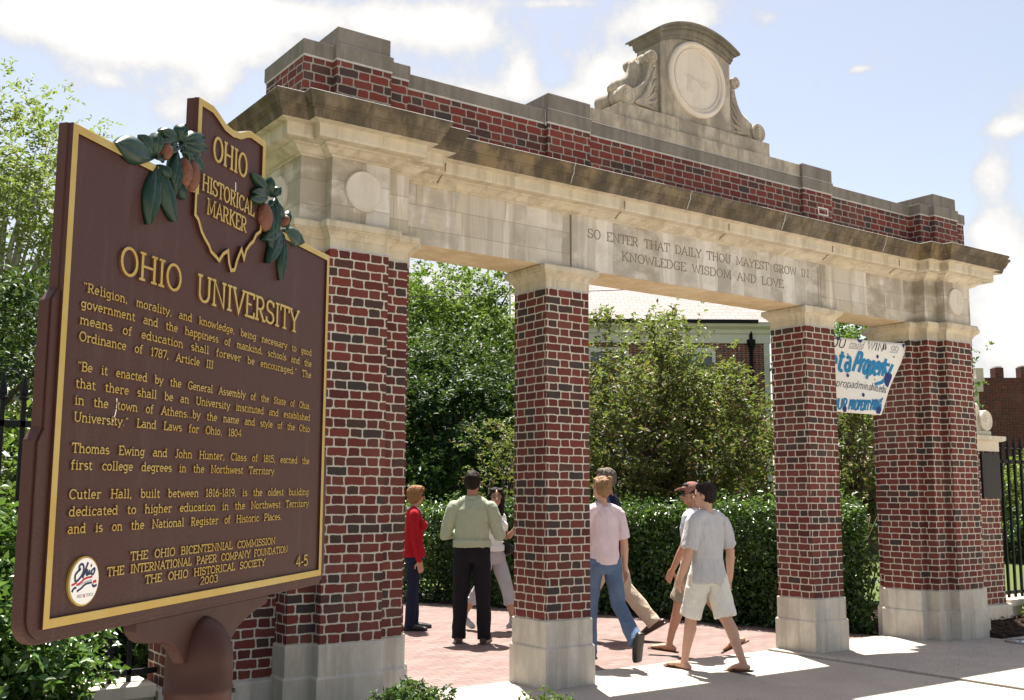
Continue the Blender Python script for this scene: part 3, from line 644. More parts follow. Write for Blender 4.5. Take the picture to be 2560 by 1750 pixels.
def board(e, drop, r):
    l = [(-e, 0), (-e, -.300), (-.023-e, -.325), (-.023-e, -.543), (-.041-e, -.565)]
    b = corner(-.041-e+r, -drop+r, r, 180, 270) + corner(W_+.041+e-r, -drop+r, r, 270, 360)
    rr_ = [(W_+.041+e, -.565), (W_+.023+e, -.543), (W_+.023+e, -.325), (W_+e, -.300), (W_+e, 0)]
    return l+b+rr_
FR = lambda pts, h: [SL(a, b, h) for a, b in pts]
def sprism(mb, poly, h0, h1, mi=0, side=None):
    mb.prism(poly, lambda a, b, t: SL(a, b, t), h0, h1, mi, side)
mb = MB()
full = board(.001, .905, .045) + [(W_, 0)] + [(.734, 0)] + TOPS[::-1] + [(.414, 0), (0, 0)]
# counter-clockwise outline with the state rising from the top edge
outl = board(.001, .905, .045)[:-1] + [(W_+.001, .001), (.734, .001)] + TOPS[::-1] + [(.414, .001), (-.001, .001)]
outl = outl[1:]
sprism(mb, outl, -.023, -.004)
brd = mb.build('board', [BROWN], sign, bevel=.002)
# outer lip below the gold frame
mb = MB(); lip = [(-.0, -.004), (-.0, -.300), (-.018, -.322), (-.018, -.545), (-.032, -.568)] + corner(-.032+.04, -.896+.04, .04, 180, 270) + corner(W_+.032-.04, -.896+.04, .04, 270, 360) + [(W_+.032, -.568), (W_+.018, -.545), (W_+.018, -.322), (W_, -.300), (W_, -.004)]
sprism(mb, lip, -.004, .001); mb.build('face_plate', BROWN, brd, bevel=.0015)
# gold frame: raised strip along the outline
def strip(mb, pts, wd, h0, h1, mi=0, smi=None, closed=False, side=1):
    n = len(pts); ins = []
    for i in range(n):
        a = pts[i-1] if (i > 0 or closed) else None; b = pts[i]; c = pts[(i+1) % n] if (i < n-1 or closed) else None
        ns = []
        for p, q in ((a, b), (b, c)):
            if p and q:
                d = (q[0]-p[0], q[1]-p[1]); l = math.hypot(*d) or 1e-9; ns.append((-d[1]/l*side, d[0]/l*side))
        if len(ns) == 2:
            k = max(.4, 1+ns[0][0]*ns[1][0]+ns[0][1]*ns[1][1]); nn = ((ns[0][0]+ns[1][0])/k, (ns[0][1]+ns[1][1])/k)
        else: nn = ns[0]
        ins.append((b[0]+nn[0]*wd, b[1]+nn[1]*wd))
    v = FR(pts, h1)+FR(ins, h1)+FR(pts, h0)+FR(ins, h0); f = []; fs = []
    for i in range(n if closed else n-1):
        j = (i+1) % n
        f.append((i, j, n+j, n+i)); fs.append((i, 2*n+i, 2*n+j, j)); fs.append((n+i, n+j, 3*n+j, 3*n+i))
    mb.add(v, f, mi); b = len(mb.v)-4*n
    for q in fs: mb.f.append([b+i for i in q]); mb.mi.append(mi if smi is None else smi); mb.uv.append(None); mb.sm.append(False)
mb = MB()
fr_pts = [(0, 0), (0, -.88), (W_, -.88), (W_, 0), (.734, 0)] + TOPS[::-1] + [(.414, 0)]
strip(mb, fr_pts, .0165, -.002, .0075, 0, 1, True, 1)
mb.build('gold_frame', [GOLD, BROWN2], sign, bevel=.0015)
# the state's own ground stands with the face
mb = MB(); sprism(mb, [(.732, -.004)]+TOPS[::-1]+[(.416, -.004)], -.004, .001); mb.build('state_face', BROWN, brd)
mb = MB(); strip(mb, LOWS, .0085, 0, .009, 0, 1, False, 1); mb.build('state_outline', [GOLD, BROWN2], sign, bevel=.001)
S3 = lambda x, z, h: SL(x, z, .001+h)
for s_, a, b, y, cp in (('OHIO', .487, .646, .083, .053), ('HISTORICAL', .446, .689, .001, .034), ('MARKER', .470, .654, -.047, .034)):
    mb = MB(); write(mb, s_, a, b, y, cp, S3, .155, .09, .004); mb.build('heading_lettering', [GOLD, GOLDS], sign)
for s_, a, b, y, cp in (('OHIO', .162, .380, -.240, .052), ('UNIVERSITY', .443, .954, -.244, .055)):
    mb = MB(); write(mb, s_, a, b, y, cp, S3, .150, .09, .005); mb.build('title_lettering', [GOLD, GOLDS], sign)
kw = dict(wv=.165, wh=.125, h=.003)
for s_, a, b, y in (('“Religion, morality, and knowledge, being necessary to good', .058, 1.043, -.2945), ('government and the happiness of mankind, schools and the', .055, 1.044, -.3245),
        ('means of education shall forever be encouraged.” The', .054, 1.045, -.3545), ('Ordinance of 1787, Article III', .055, .527, -.3845),
        ('“Be it enacted by the General Assembly of the State of Ohio,', .055, 1.044, -.438), ('that there shall be an University instituted and established', .053, 1.045, -.4685),
        ('in the town of Athens...by the name and style of the Ohio', .053, 1.045, -.4985), ('University.” Land Laws for Ohio, 1804', .054, .668, -.5285),
        ('Thomas Ewing and John Hunter, Class of 1815, earned the', .053, 1.049, -.583), ('first college degrees in the Northwest Territory.', .053, .850, -.6125),
        ('Cutler Hall, built between 1816-1819, is the oldest building', .053, 1.050, -.664), ('dedicated to higher education in the Northwest Territory', .055, 1.052, -.694), ('and is on the National Register of Historic Places.', .055, .892, -.724)):
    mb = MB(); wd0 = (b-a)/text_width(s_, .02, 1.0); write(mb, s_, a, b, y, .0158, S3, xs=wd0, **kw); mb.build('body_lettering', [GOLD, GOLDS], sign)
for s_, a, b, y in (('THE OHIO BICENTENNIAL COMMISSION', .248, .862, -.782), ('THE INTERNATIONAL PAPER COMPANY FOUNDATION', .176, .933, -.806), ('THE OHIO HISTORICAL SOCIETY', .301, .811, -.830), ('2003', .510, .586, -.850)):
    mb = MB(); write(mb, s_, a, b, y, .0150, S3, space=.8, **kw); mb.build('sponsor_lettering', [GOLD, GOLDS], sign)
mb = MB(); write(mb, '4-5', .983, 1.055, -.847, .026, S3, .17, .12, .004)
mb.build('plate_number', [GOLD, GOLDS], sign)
# round bicentennial emblem
mb = MB(); cx, cz, r = .1065, -.809, .0435
for nm, rr2, h0, h1, mat in (('emblem', r, 0, .006, GOLD),):
    pts = [(cx+rr2*math.cos(2*PI*k/40), cz+rr2*math.sin(2*PI*k/40)) for k in range(40)]; sprism(mb, pts, h0, h1)
emb = mb.build('emblem', GOLD, sign, bevel=.001)
mb = MB(); pts = [(cx+.0402*math.cos(2*PI*k/40), cz+.0402*math.sin(2*PI*k/40)) for k in range(40)]; sprism(mb, pts, .0055, .0068); mb.build('emblem_face', WHITEN, emb)
E3 = lambda x, z, h: SL(x, z, .0068+h)
def pen(mb, pts, w_, mi=0, h=.0004): ribbon(mb, pts, E3, 1, 1, w_*1.35, w_*1.15, h, mi, mi)
def bez(p, n=8):
    res = []
    for i in range(len(p)-1):
        a = p[max(0, i-1)]; b = p[i]; c = p[i+1]; d = p[min(len(p)-1, i+2)]
        for k in range(n):
            t = k/n; res.append(tuple(.5*(2*b[j]+(c[j]-a[j])*t+(2*a[j]-5*b[j]+4*c[j]-d[j])*t*t+(-a[j]+3*b[j]-3*c[j]+d[j])*t**3) for j in (0, 1)))
    res.append(p[-1]); return res
mb = MB()
pen(mb, bez([(.094, -.786), (.087, -.790), (.079, -.797), (.081, -.8075), (.092, -.803), (.101, -.793), (.101, -.782), (.095, -.7785), (.089, -.783), (.0905, -.791)]), .0034, 0)
pen(mb, bez([(.114, -.7765), (.107, -.789), (.100, -.8035)]), .0034, 0, .0005); pen(mb, bez([(.104, -.797), (.110, -.790), (.1125, -.792), (.111, -.7985), (.116, -.797), (.1195, -.7905)]), .0032, 0, .0006)
pen(mb, bez([(.1195, -.7905), (.118, -.7975), (.123, -.796)]), .0030, 0); pen(mb, bez([(.129, -.790), (.125, -.793), (.1255, -.7985), (.130, -.7985), (.134, -.793), (.1335, -.7885), (.129, -.790)]), .0030, 0, .0005)
pen(mb, bez([(.086, -.825), (.098, -.8205), (.110, -.8145), (.128, -.813)]), .0030, 0); pen(mb, bez([(.072, -.825), (.077, -.8195), (.084, -.8185)]), .0034, 0); pen(mb, bez([(.129, -.816), (.134, -.8205), (.142, -.818)]), .0036, 0)
pen(mb, bez([(.084, -.8145), (.096, -.8105), (.108, -.8045), (.128, -.803)]), .0030, 1); pen(mb, bez([(.070, -.8135), (.078, -.8115), (.0845, -.8095)]), .0030, 1); pen(mb, [(.131, -.8125), (.1405, -.8115)], .0042, 1); pen(mb, [(.1215, -.7825), (.1255, -.7835)], .0044, 1); pen(mb, [(.1055, -.8345), (.109, -.8345)], .0050, 1)
write(mb, 'BICENTENNIAL', .089, .127, -.8148, .0030, lambda x, z, h: E3(x, z+(x-.108)*.18+.002, h), .14, .12, .0003, serif=False, mi=2, smi=2)
write(mb, '1803', .086, .1025, -.8365, .0052, E3, .13, .11, .0003, serif=False, mi=2, smi=2); write(mb, '2003', .1125, .1325, -.8365, .0052, E3, .13, .11, .0003, serif=False, mi=2, smi=2)
mb.build('emblem_artwork', [NAVY, REDP, plain('grey_ink', (.18, .18, .19), .5)], emb)
# leaves and nuts
def leaf(b, t, wd, lift=.0, droop=.0, bulge=.012):
    b = Vector(b)-Vector((.013, .005)); t = Vector(t)-Vector((.020, .006)); d = t-b; L = d.length; d /= L; nrm = Vector((-d.y, d.x)); n = 12; mcols = 7; mb = MB(); v = []; f = []
    for i in range(n+1):
        u = i/n; wv_ = wd*.5*(math.sin(PI*min(1, u**1.12))**.85 if 0 < u < 1 else 0.02)
        for j in range(mcols):
            q = -1+2*j/(mcols-1); ridge = 1-abs(q)
            h = .006+lift*u + bulge*math.sin(PI*u)*(1-q*q)**.5*.9 - (.006*math.exp(-(q/.16)**2)) + .0016*math.cos(u*46+abs(q)*5)*(1-abs(q))*abs(q)*3 - droop*u*u
            if abs(q) > .99: h = .001+lift*u*.6
            p = b+d*(u*L)+nrm*(q*wv_); v.append(SL(p.x, p.y, .002+max(h, .0005)))
    for i in range(n):
        for j in range(mcols-1): f.append((i*mcols+j, (i+1)*mcols+j, (i+1)*mcols+j+1, i*mcols+j+1))
    # closed back
    k = len(v); bv = [(x, y+.006, z) for x, y, z in v]; v += bv
    f += [tuple(k+i for i in reversed(q)) for q in f[:]]
    for i in range(n):
        for j0 in (0, mcols-1):
            a, c = i*mcols+j0, (i+1)*mcols+j0; f.append((a, c, k+c, k+a))
    mb.add(v, f, smooth=True); return mb.build('leaf', LEAFG, sign)
LV = [((0.355, 0.078), (0.291, 0.082), .052), ((0.356, 0.08), (0.371, 0.122), .050), ((0.364, 0.083), (0.452, 0.118), .058), ((0.367, 0.079), (0.46, 0.094), .055), ((0.373, 0.076), (0.462, 0.046), .058), ((0.349, 0.073), (0.285, 0.049), .055), ((0.35, 0.07), (0.313, 0.045), .042),
      ((0.35, 0.06), (0.335, -0.018), .05), ((0.352, 0.058), (0.353, -0.038), .05), ((0.356, -0.005), (0.388, -0.038), .04), ((0.273, 0.018), (0.140, 0.006), .085), ((0.273, 0.02), (0.267, 0.068), .06), ((0.268, 0.02), (0.224, 0.050), .06), ((0.279, 0.006), (0.262, -0.122), .080), ((0.285, 0.008), (0.352, -0.095), .070), ((0.288, 0.01), (0.323, -0.009), .04),
      ((0.773, 0.078), (0.684, 0.106), .052), ((0.782, 0.079), (0.771, 0.122), .042), ((0.791, 0.079), (0.823, 0.110), .042), ((0.769, 0.077), (0.686, 0.062), .045), ((0.765, 0.068), (0.682, 0.044), .052), ((0.796, 0.072), (0.850, 0.035), .05), ((0.787, 0.068), (0.789, -0.055), .06), ((0.805, 0.072), (0.812, -0.01), .05),
      ((0.863, 0.012), (0.980, 0.003), .075), ((0.867, 0.019), (0.879, 0.064), .042), ((0.854, 0.007), (0.747, -0.04), .055), ((0.854, 0.001), (0.771, -0.095), .066), ((0.859, 0.002), (0.853, -0.122), .058)]
for i, (a, b, c) in enumerate(LV): leaf(a, b, c*.66, lift=.005+.002*(i % 4), bulge=.010)
mb = MB()
for a, b in (((.275, .02), (.352, .07)), ((.352, .07), (.38, .035)), ((.75, .04), (.783, .075)), ((.785, .07), (.858, .01)), ((.857, .01), (.851, .03)), ((.255, .012), (.278, .012)), ((.345, .055), (.40, .058))):
    mb.tube([SL(*a, .012), SL((a[0]+b[0])/2, (a[1]+b[1])/2, .016), SL(*b, .012)], .004, 8)
mb.build('stem', LEAFG, sign)
def nut(c, rx, rz, lobes):
    mb = MB(); v = []; f = []; nu, nv = 28, 14
    for i in range(nv+1):
        ph = PI*i/nv
        for j in range(nu):
            th = 2*PI*j/nu; k = 1 - (.10*abs(math.cos(th*1.5+.7))**8 if lobes else .03*math.cos(5*th+3*ph))
            x = rx*math.sin(ph)*math.cos(th)*k; y = .026*math.sin(ph)*math.sin(th)*k*(.8 if lobes else .7); z = rz*math.cos(ph)
            v.append(SL(c[0]+x, c[1]+z, .008+y))
    for i in range(nv):
        for j in range(nu): f.append((i*nu+j, i*nu+(j+1) % nu, (i+1)*nu+(j+1) % nu, (i+1)*nu+j))
    mb.add(v, f, smooth=True); return mb.build('nut', NUTM, sign)
nut((.288, .036), .0145, .019, False); nut((.362, .012), .018, .034, True); nut((.392, .014), .019, .035, True); nut((.736, .010), .027, .036, False); nut((.838, .028), .011, .0155, False)
# bracket and post under the board
mb = MB(); r = .04
br = [(.292, -.903), (.292, -.922), (.312, -.940), (.330, -.948), (.395, -.955), (.425, -.964), (.450, -.982), (.475, -1.01), (.66, -1.01), (.68, -.985), (.71, -.962), (.75, -.946), (.80, -.934), (.85, -.924), (.86, -.903)]
mb.prism(br, lambda a, b, t: SL(a, b, t), -.034, -.006); mb.build('bracket', BROWN2, sign, bevel=.004)
mb = MB(); pc = SL(.556, 0, -.016)
zt = 2.2222-.915
dome = [(0.001, zt), (.014, zt-.002), (.028, zt-.008), (.042, zt-.018), (.054, zt-.032), (.063, zt-.050), (.069, zt-.072), (.0715, zt-.10), (.0715, zt-.145), (.074, zt-.150), (.074, zt-.160), (.0705, zt-.166), (.0705, zt-.30), (.0705, .02), (.0705, -.3)]
mb.lathe([(a, b) for a, b in dome], (pc[0], pc[1], 0), 36, crisp=False); post = mb.build('post', BROWN2, sign)
mb = MB(); mb.tube([(pc[0]+.02, pc[1]-.066, zt-.158), (pc[0]+.021, pc[1]-.076, zt-.158)], .005, 10); mb.build('set_screw', plain('dark_hole', (.02, .015, .012)), post)
# a white streak and bird dirt on the face
mb = MB(); 
for p in ([(.181, -.478), (.182, -.490), (.1815, -.497)], [(.1815, -.499), (.178, -.510), (.172, -.522), (.168, -.529)], [(.600, .060), (.601, .046), (.600, .030)]): ribbon(mb, p, lambda x, z, h: SL(x, z, .0013+h), 1, 1, .0028, .0028, .0002, 0, 0)
mb.build('white_streak', plain('bird_dirt', (.75, .73, .72)), sign)

# ------------------------------------------------------------------ hand-painted banner
BP0 = Vector((3.838, .47, 0)); BDV = (Vector((5.15, .05, 0))-BP0).normalized(); BN = Vector((BDV.y, -BDV.x, 0))
ban = thing('banner', 'white hand painted bedsheet banner in blue letters strung between brick pillar and pier', 'banner', (4.5, .26, 2.9))
def B3(a, z, h=0.0):
    sag = .018*math.sin(a*7+z*3)*(3.34-z) + .010*math.sin(z*9+a*4)
    p = BP0+BDV*a+BN*(h+sag); return (p.x-4.5, p.y-.26, z-2.9)
SHEET = plain('bedsheet', (.76, .73, .68), .9, .1, 0, .04, 3, .05)
mb = MB(); N1, N2 = 30, 20; v = []
for j in range(N2+1):
    t = j/N2; la = -.06+.02*t; ra = 1.42+(1.002-1.42)*(t+.10*math.sin(PI*t)*-.15)
    zl = 3.362+(2.512-3.362)*t; zr = 3.29+(2.461-3.29)*t
    for i in range(N1+1):
        s_ = i/N1; v.append(B3(la+(ra-la)*s_, zl+(zr-zl)*s_-.02*math.sin(PI*s_)*(1-t)))
f = [(j*(N1+1)+i, j*(N1+1)+i+1, (j+1)*(N1+1)+i+1, (j+1)*(N1+1)+i) for j in range(N2) for i in range(N1)]
mb.add(v, f, smooth=True); bo = mb.build('sheet', SHEET, ban)
so = bo.modifiers.new('thick', 'SOLIDIFY'); so.thickness = .002; so.offset = 0
BLUE = plain('light_blue_paint', (.03, .21, .42), .7, .2, 0, .45, 25); DBLUE = plain('dark_blue_paint', (.03, .05, .17), .7, .2, 0, .3, 40); PEN = plain('black_marker', (.03, .035, .05), .7); GREY = plain('faint_marker', (.34, .35, .37), .7)
def hand(name, items, mat, w_):
    mb = MB()
    for pts in items: ribbon(mb, pts, lambda x, z, h: B3(x, z, .004+h), 1, 1, w_, w_, .0006+.0001*(len(mb.v) % 5), 0, 0)
    return mb.build(name, mat, ban)
def hword(s_, a0, a1, z0, z1, cap, slant=.25, xs=None):
    """hand lettering: glyph strokes with a slant, base line from (a0,z0) to (a1,z1)"""
    tw = text_width(s_, .02, .3); out_ = []; x = 0
    for c in s_:
        if c == ' ': x += .32; continue
        wd_, st, _ = G[c]
        for q in st:
            pts = []
            for px, py in q:
                u = (x+px)/tw; bz = z0+(z1-z0)*u
                pts.append((a0+(a1-a0)*u+slant*py*cap, bz+py*cap))
            out_.append(pts)
        x += wd_+.02
    return out_
hand('lettering_small', hword('YOU', .30, .585, 3.215, 3.200, .095, .3)+hword('WIN', .86, 1.075, 3.200, 3.178, .085, .35)+[[(1.095, 3.275), (1.085, 3.20)], [(1.118, 3.27), (1.108, 3.20)]], PEN, .011)
hand('lettering_faint', hword('could', .635, .82, 3.212, 3.200, .075, .35)+[[(.628, 3.200), (.80, 3.192)]]+hword('GO', 1.18, 1.28, 3.195, 3.188, .055, .3)+[[(1.165, 3.180), (1.27, 3.172)], [(1.12, 3.275), (1.125, 3.21)]], GREY, .008)
tk = []
hand('lettering_large', hword('Get', .18, .545, 2.955, 2.945, .24, .30)+hword('a', .565, .645, 2.945, 2.938, .235, .20)+hword('Proper', .66, 1.05, 2.945, 2.905, .215, .42)+[[(1.115, 3.10), (1.065, 2.905)], [(1.065, 3.045), (1.165, 3.03)], [(1.10, 3.02), (1.115, 2.93), (1.14, 2.915)], [(1.205, 3.04), (1.13, 2.90), (1.06, 2.835), (.955, 2.805)]], BLUE, .036)
hand('lettering_outline', [[(x+.017, z+.004) for x, z in q] for q in hword('Proper', .66, 1.05, 2.945, 2.905, .215, .42)], plain('mid_blue_paint', (.03, .13, .30), .7), .006)
hand('lettering_address', hword('propadm', .44, .79, 2.768, 2.745, .085, .35)+hword('in.ohio.edu', .79, 1.10, 2.745, 2.715, .085, .35), PEN, .006)
hand('lettering_bottom', hword('OUR', .40, .585, 2.525, 2.515, .115, .1)+hword('PROPERTY', .60, .885, 2.515, 2.512, .105, .2)+hword('TODAY', .885, 1.015, 2.515, 2.54, .105, .15), BLUE, .020)
hand('lettering_bottom_outline', hword('OUR', .406, .591, 2.522, 2.512, .115, .1)+hword('PROPERTY', .606, .891, 2.512, 2.509, .105, .2)+hword('TODAY', .891, 1.019, 2.512, 2.537, .105, .15), DBLUE, .005)
mb = MB()
for a, z, r in ((.605, 2.894, .020), (.784, 2.681, .020), (1.003, 3.12, .019), (1.217, 3.126, .010), (.62, 3.131, .009), (.775, 3.313, .040), (1.150, 2.862, .075), (1.372, 3.268, .035), (.975, 2.505, .045), (.96, 2.86, .008), (.50, 3.315, .03), (.56, 2.52, .03), (.90, 2.63, .008), (1.04, 2.648, .01)):
    pts = []
    for k in range(16):
        x_, z_ = a+r*.85*math.cos(2*PI*k/16), z+r*1.15*math.sin(2*PI*k/16)
        t = (3.33-z_)/.84; x_ = min(x_, 1.412+(1.0-1.412)*t-.006); z_ = min(max(z_, 2.475), 3.352-.045*x_-.012)
        pts.append(B3(x_, z_, .0056))
    mb.add(pts, [list(range(16))])
mb.build('paint_dots', DBLUE, ban)
mb = MB(); mb.tube([B3(-.06, 3.36), B3(-.12, 3.38)], .003, 6); mb.tube([B3(1.42, 3.29), B3(1.47, 3.30)], .003, 6); mb.build('tie_cord', PEN, ban)
# ------------------------------------------------------------------ people
V3 = Vector
SKIN = {}
def skin_mat(name, c):
    q = NT(name, .5, .35); g_ = q.noise(q.obj(), 25, 4); q.col(q.mix(g_.outputs[0], tuple(k*.86 for k in c), c)); q.b.inputs['Subsurface Weight'].default_value = .08; q.b.inputs['Subsurface Radius'].default_value = (.02, .008, .004); return q.m
def cloth(name, c, var=.12, sc=14, rough=.9):
    q = NT(name, rough, .12); o = q.obj(); g_ = q.noise(o, sc, 5); w_ = q.noise(q.scale(o, (1, 1, .45)), 13, 3, .5, 1.2); fi = q.noise(o, 400, 2)
    q.col(q.mix(g_.outputs[0], tuple(k*(1-var) for k in c), tuple(min(1, k*(1+var)) for k in c)))
    q.bump(q.math('ADD', w_.outputs[0], q.math('MULTIPLY', fi.outputs[0], .06)), .8, .035); return q.m
def ell(bm_, c, r, rot=None, seg=20):
    M = Matrix.Translation(c) @ (rot.to_4x4() if rot is not None else Matrix.Identity(4)) @ Matrix.Diagonal((*r, 1))
    bmesh.ops.create_uvsphere(bm_, u_segments=seg, v_segments=seg//2+2, radius=1, matrix=M)
def limb(bm_, pts, rad, n=14, side=V3((1, 0, 0)), round_ends=True):
    """closed tapered tube; rad entries are r or (rx, ry) with rx along 'side'"""
    pts = [V3(p) for p in pts]; rad = [(r, r) if isinstance(r, (int, float)) else r for r in rad]
    P = list(pts); Rr = list(rad)
    if round_ends:
        d0 = (pts[0]-pts[1]).normalized(); d1 = (pts[-1]-pts[-2]).normalized()
        P = [pts[0]+d0*min(rad[0])*k for k in (.92, .6)]+P+[pts[-1]+d1*min(rad[-1])*k for k in (.6, .92)]
        Rr = [(rad[0][0]*k, rad[0][1]*k) for k in (.38, .8)]+Rr+[(rad[-1][0]*k, rad[-1][1]*k) for k in (.8, .38)]
    rings = []
    for i, p in enumerate(P):
        d = (P[min(i+1, len(P)-1)]-P[max(i-1, 0)]).normalized()
        x = side-d*side.dot(d)
        if x.length < .05: x = V3((0, 1, 0))-d*d.y
        x.normalize(); y = d.cross(x)
        rings.append([bm_.verts.new(p+x*math.cos(2*PI*k/n)*Rr[i][0]+y*math.sin(2*PI*k/n)*Rr[i][1]) for k in range(n)])
    for a, b in zip(rings, rings[1:]):
        for k in range(n): bm_.faces.new((a[k], a[(k+1) % n], b[(k+1) % n], b[k]))
    bm_.faces.new(rings[0][::-1]); bm_.faces.new(rings[-1])
def fuse(bm_, name, mat, parent, voxel=.007, smooth=3, fold=0.0, fs=(9, 9, 3.5), seed=0):
    bmesh.ops.recalc_face_normals(bm_, faces=bm_.faces)
    me = bpy.data.meshes.new(name); bm_.to_mesh(me); bm_.free()
    o = bpy.data.objects.new(name, me); C.objects.link(o)
    r = o.modifiers.new('r', 'REMESH'); r.mode = 'VOXEL'; r.voxel_size = voxel; r.use_smooth_shade = True
    s = o.modifiers.new('s', 'SMOOTH'); s.iterations = smooth; s.factor = .5
    dg = bpy.context.evaluated_depsgraph_get(); dg.update()
    m2 = bpy.data.meshes.new_from_object(o.evaluated_get(dg)); m2.name = name
    bpy.data.objects.remove(o); bpy.data.meshes.remove(me)
    if fold:
        n = len(m2.vertices); co = np.zeros(n*3); no = np.zeros(n*3); m2.vertices.foreach_get('co', co); m2.vertices.foreach_get('normal', no)
        co = co.reshape(-1, 3); no = no.reshape(-1, 3)
        q = co*np.array(fs)
        h = np.array([noise.noise((a[0]+seed, a[1], a[2]+.8*math.sin(a[0]*1.3))) for a in q])
        h = 1-np.abs(h)*2.4
        co += no*(h*fold)[:, None]
        m2.vertices.foreach_set('co', co.ravel())
    m2.materials.clear(); m2.materials.append(mat)
    m2.polygons.foreach_set('use_smooth', [True]*len(m2.polygons)); m2.update()
    return link(bpy.data.objects.new(name, m2), parent)
def sag(a): return V3((0, math.sin(math.radians(a)), -math.cos(math.radians(a))))
def person(label, loc, heading, H, P, cat='person'):
    """P: pose and outfit. local axes: +y ahead, +x the person's right"""
    h = H; rz = -math.atan2(heading[0], heading[1]); root = thing('person', label, cat, loc, rz)
    fem = P.get('fem', False); fat = P.get('fat', 1.0)
    hw = (.050 if not fem else .053)*h; sw = (.108 if not fem else .093)*h
    Lt, Ls, Lu, Lf = .245*h, .245*h, .172*h, .152*h
    hipz = 0.53*h; lean = math.radians(P.get('lean', 0))
    J = {}
    for sd, sx in (('L', -1), ('R', 1)):
        t, k, ab = P['leg'+sd]
        hip = V3((sx*hw, 0, hipz)); d = sag(t); d = V3((sx*math.sin(math.radians(ab)), d.y, d.z)).normalized()
        d2 = sag(t-k); d2 = V3((sx*math.sin(math.radians(ab))*.6, d2.y, d2.z)).normalized()
        J['hip'+sd] = hip; J['kn'+sd] = hip+d*Lt; J['an'+sd] = hip+d*Lt+d2*Ls
    fp = {sd: P.get('foot'+sd, 0) for sd in 'LR'}
    low = min(J['an'+sd].z - .043*h - (math.sin(math.radians(max(0, -fp[sd])))*.15*h if fp[sd] < 0 else 0) for sd in 'LR')
    dz = V3((0, 0, -low))
    for k in J: J[k] = J[k]+dz
    up_ = lambda z, x=0, y=0: V3((x, y+math.sin(lean)*(z-.53)*h, z*h-low))
    for sd, sx in (('L', -1), ('R', 1)):
        sh = up_(P.get('shz', .80), sx*sw, -.005*h); e, w_ = P['arm'+sd]
        e = V3((sx*e[0], e[1], e[2])).normalized(); w_ = V3((sx*w_[0], w_[1], w_[2])).normalized()
        J['sh'+sd] = sh; J['el'+sd] = sh+e*Lu; J['wr'+sd] = sh+e*Lu+w_*Lf
        J['hd'+sd] = w_
    R_ = lambda r: r*h*fat
    hr = Matrix.Rotation(math.radians(P.get('turn', 0)), 3, 'Z') @ Matrix.Rotation(math.radians(P.get('nod', 0)), 3, 'X')
    HC = up_(.935, 0, .012*h); hv = lambda x, y, z: HC + hr @ (V3((x, y, z))*h)
    # ---- body, one surface
    b = bmesh.new()
    limb(b, [up_(.80, 0, -.006*h), up_(.835, 0, -.004*h), up_(.875, 0, .004*h), hv(0, -.006, -.03)], [.034*h, .034*h if not fem else .029*h, .033*h if not fem else .027*h, .035*h])
    ell(b, hv(0, -.004, .012), (.0435*h, .055*h, .050*h), hr); ell(b, hv(0, .014, -.024), (.034*h, .036*h, .040*h), hr)
    ell(b, hv(0, .027, -.046), (.019*h, .018*h, .015*h), hr)
    limb(b, [hv(0, .046, .004), hv(0, .058, -.016), hv(0, .054, -.020)], [.0045*h, .009*h, .008*h], 8)       # nose
    for sx in (-1, 1):
        ell(b, hv(sx*.0425, -.004, -.006), (.006*h, .012*h, .018*h), hr, 10)
        ell(b, hv(sx*.021, .044, .008), (.012*h, .006*h, .005*h), hr, 8)
    ell(b, hv(0, .046, -.034), (.014*h, .006*h, .006*h), hr, 8)
    limb(b, [up_(.535), up_(.60), up_(.70), up_(.78), up_(.805)], [(.062*h, .042*h), (.058*h, .042*h), (.066*h, .045*h), (.068*h, .040*h), (.045*h, .028*h)])
    hand_r = {}
    for sd, sx in (('L', -1), ('R', 1)):
        sh, el_, wr = J['sh'+sd], J['el'+sd], J['wr'+sd]; k = .9 if fem else 1.0
        ls = .82 if P.get('shirt', {}).get('sleeve') == 'long' else 1.0
        limb(b, [sh, (sh+el_)/2, el_, el_.lerp(wr, .3), wr], [.022*h, R_(.0255)*k*ls, R_(.0225)*k*ls, R_(.0235)*k*ls, .0155*h*k])
        d = J['hd'+sd]; curl = P.get('curl'+sd, 35)
        pal = V3(P.get('palm'+sd, (-sx, 0, 0))); pal = (pal-d*pal.dot(d)).normalized(); wd_ = d.cross(pal)*( 1 if sd == 'R' else -1)
        pc_ = wr+d*.030*h
        limb(b, [wr, wr+d*.02*h, wr+d*.052*h], [(.013*h, .016*h), (.023*h, .0095*h), (.021*h, .0085*h)], 12, wd_)
        for q, (off, L_) in enumerate(((-.017, .040), (-.006, .046), (.0055, .043), (.016, .034))):
            a0 = wr+d*.050*h+wd_*off*h; pts = [a0]; dd = V3(d)
            for s_ in range(3):
                ca = math.radians(curl*(.6+.25*s_)+4*q); dd = (d*math.cos(ca)+pal*math.sin(ca)).normalized(); pts.append(pts[-1]+dd*L_*h*(.42, .32, .26)[s_])
            limb(b, pts, [.0056*h, .0054*h, .005*h, .0042*h], 8)
        t0 = wr+d*.018*h-wd_*.016*h
        limb(b, [t0, t0+(d*.6-wd_*.8).normalized()*.022*h, t0+(d*.85-wd_*.6).normalized()*.040*h+pal*.008*h], [.0075*h, .0065*h, .005*h], 8)
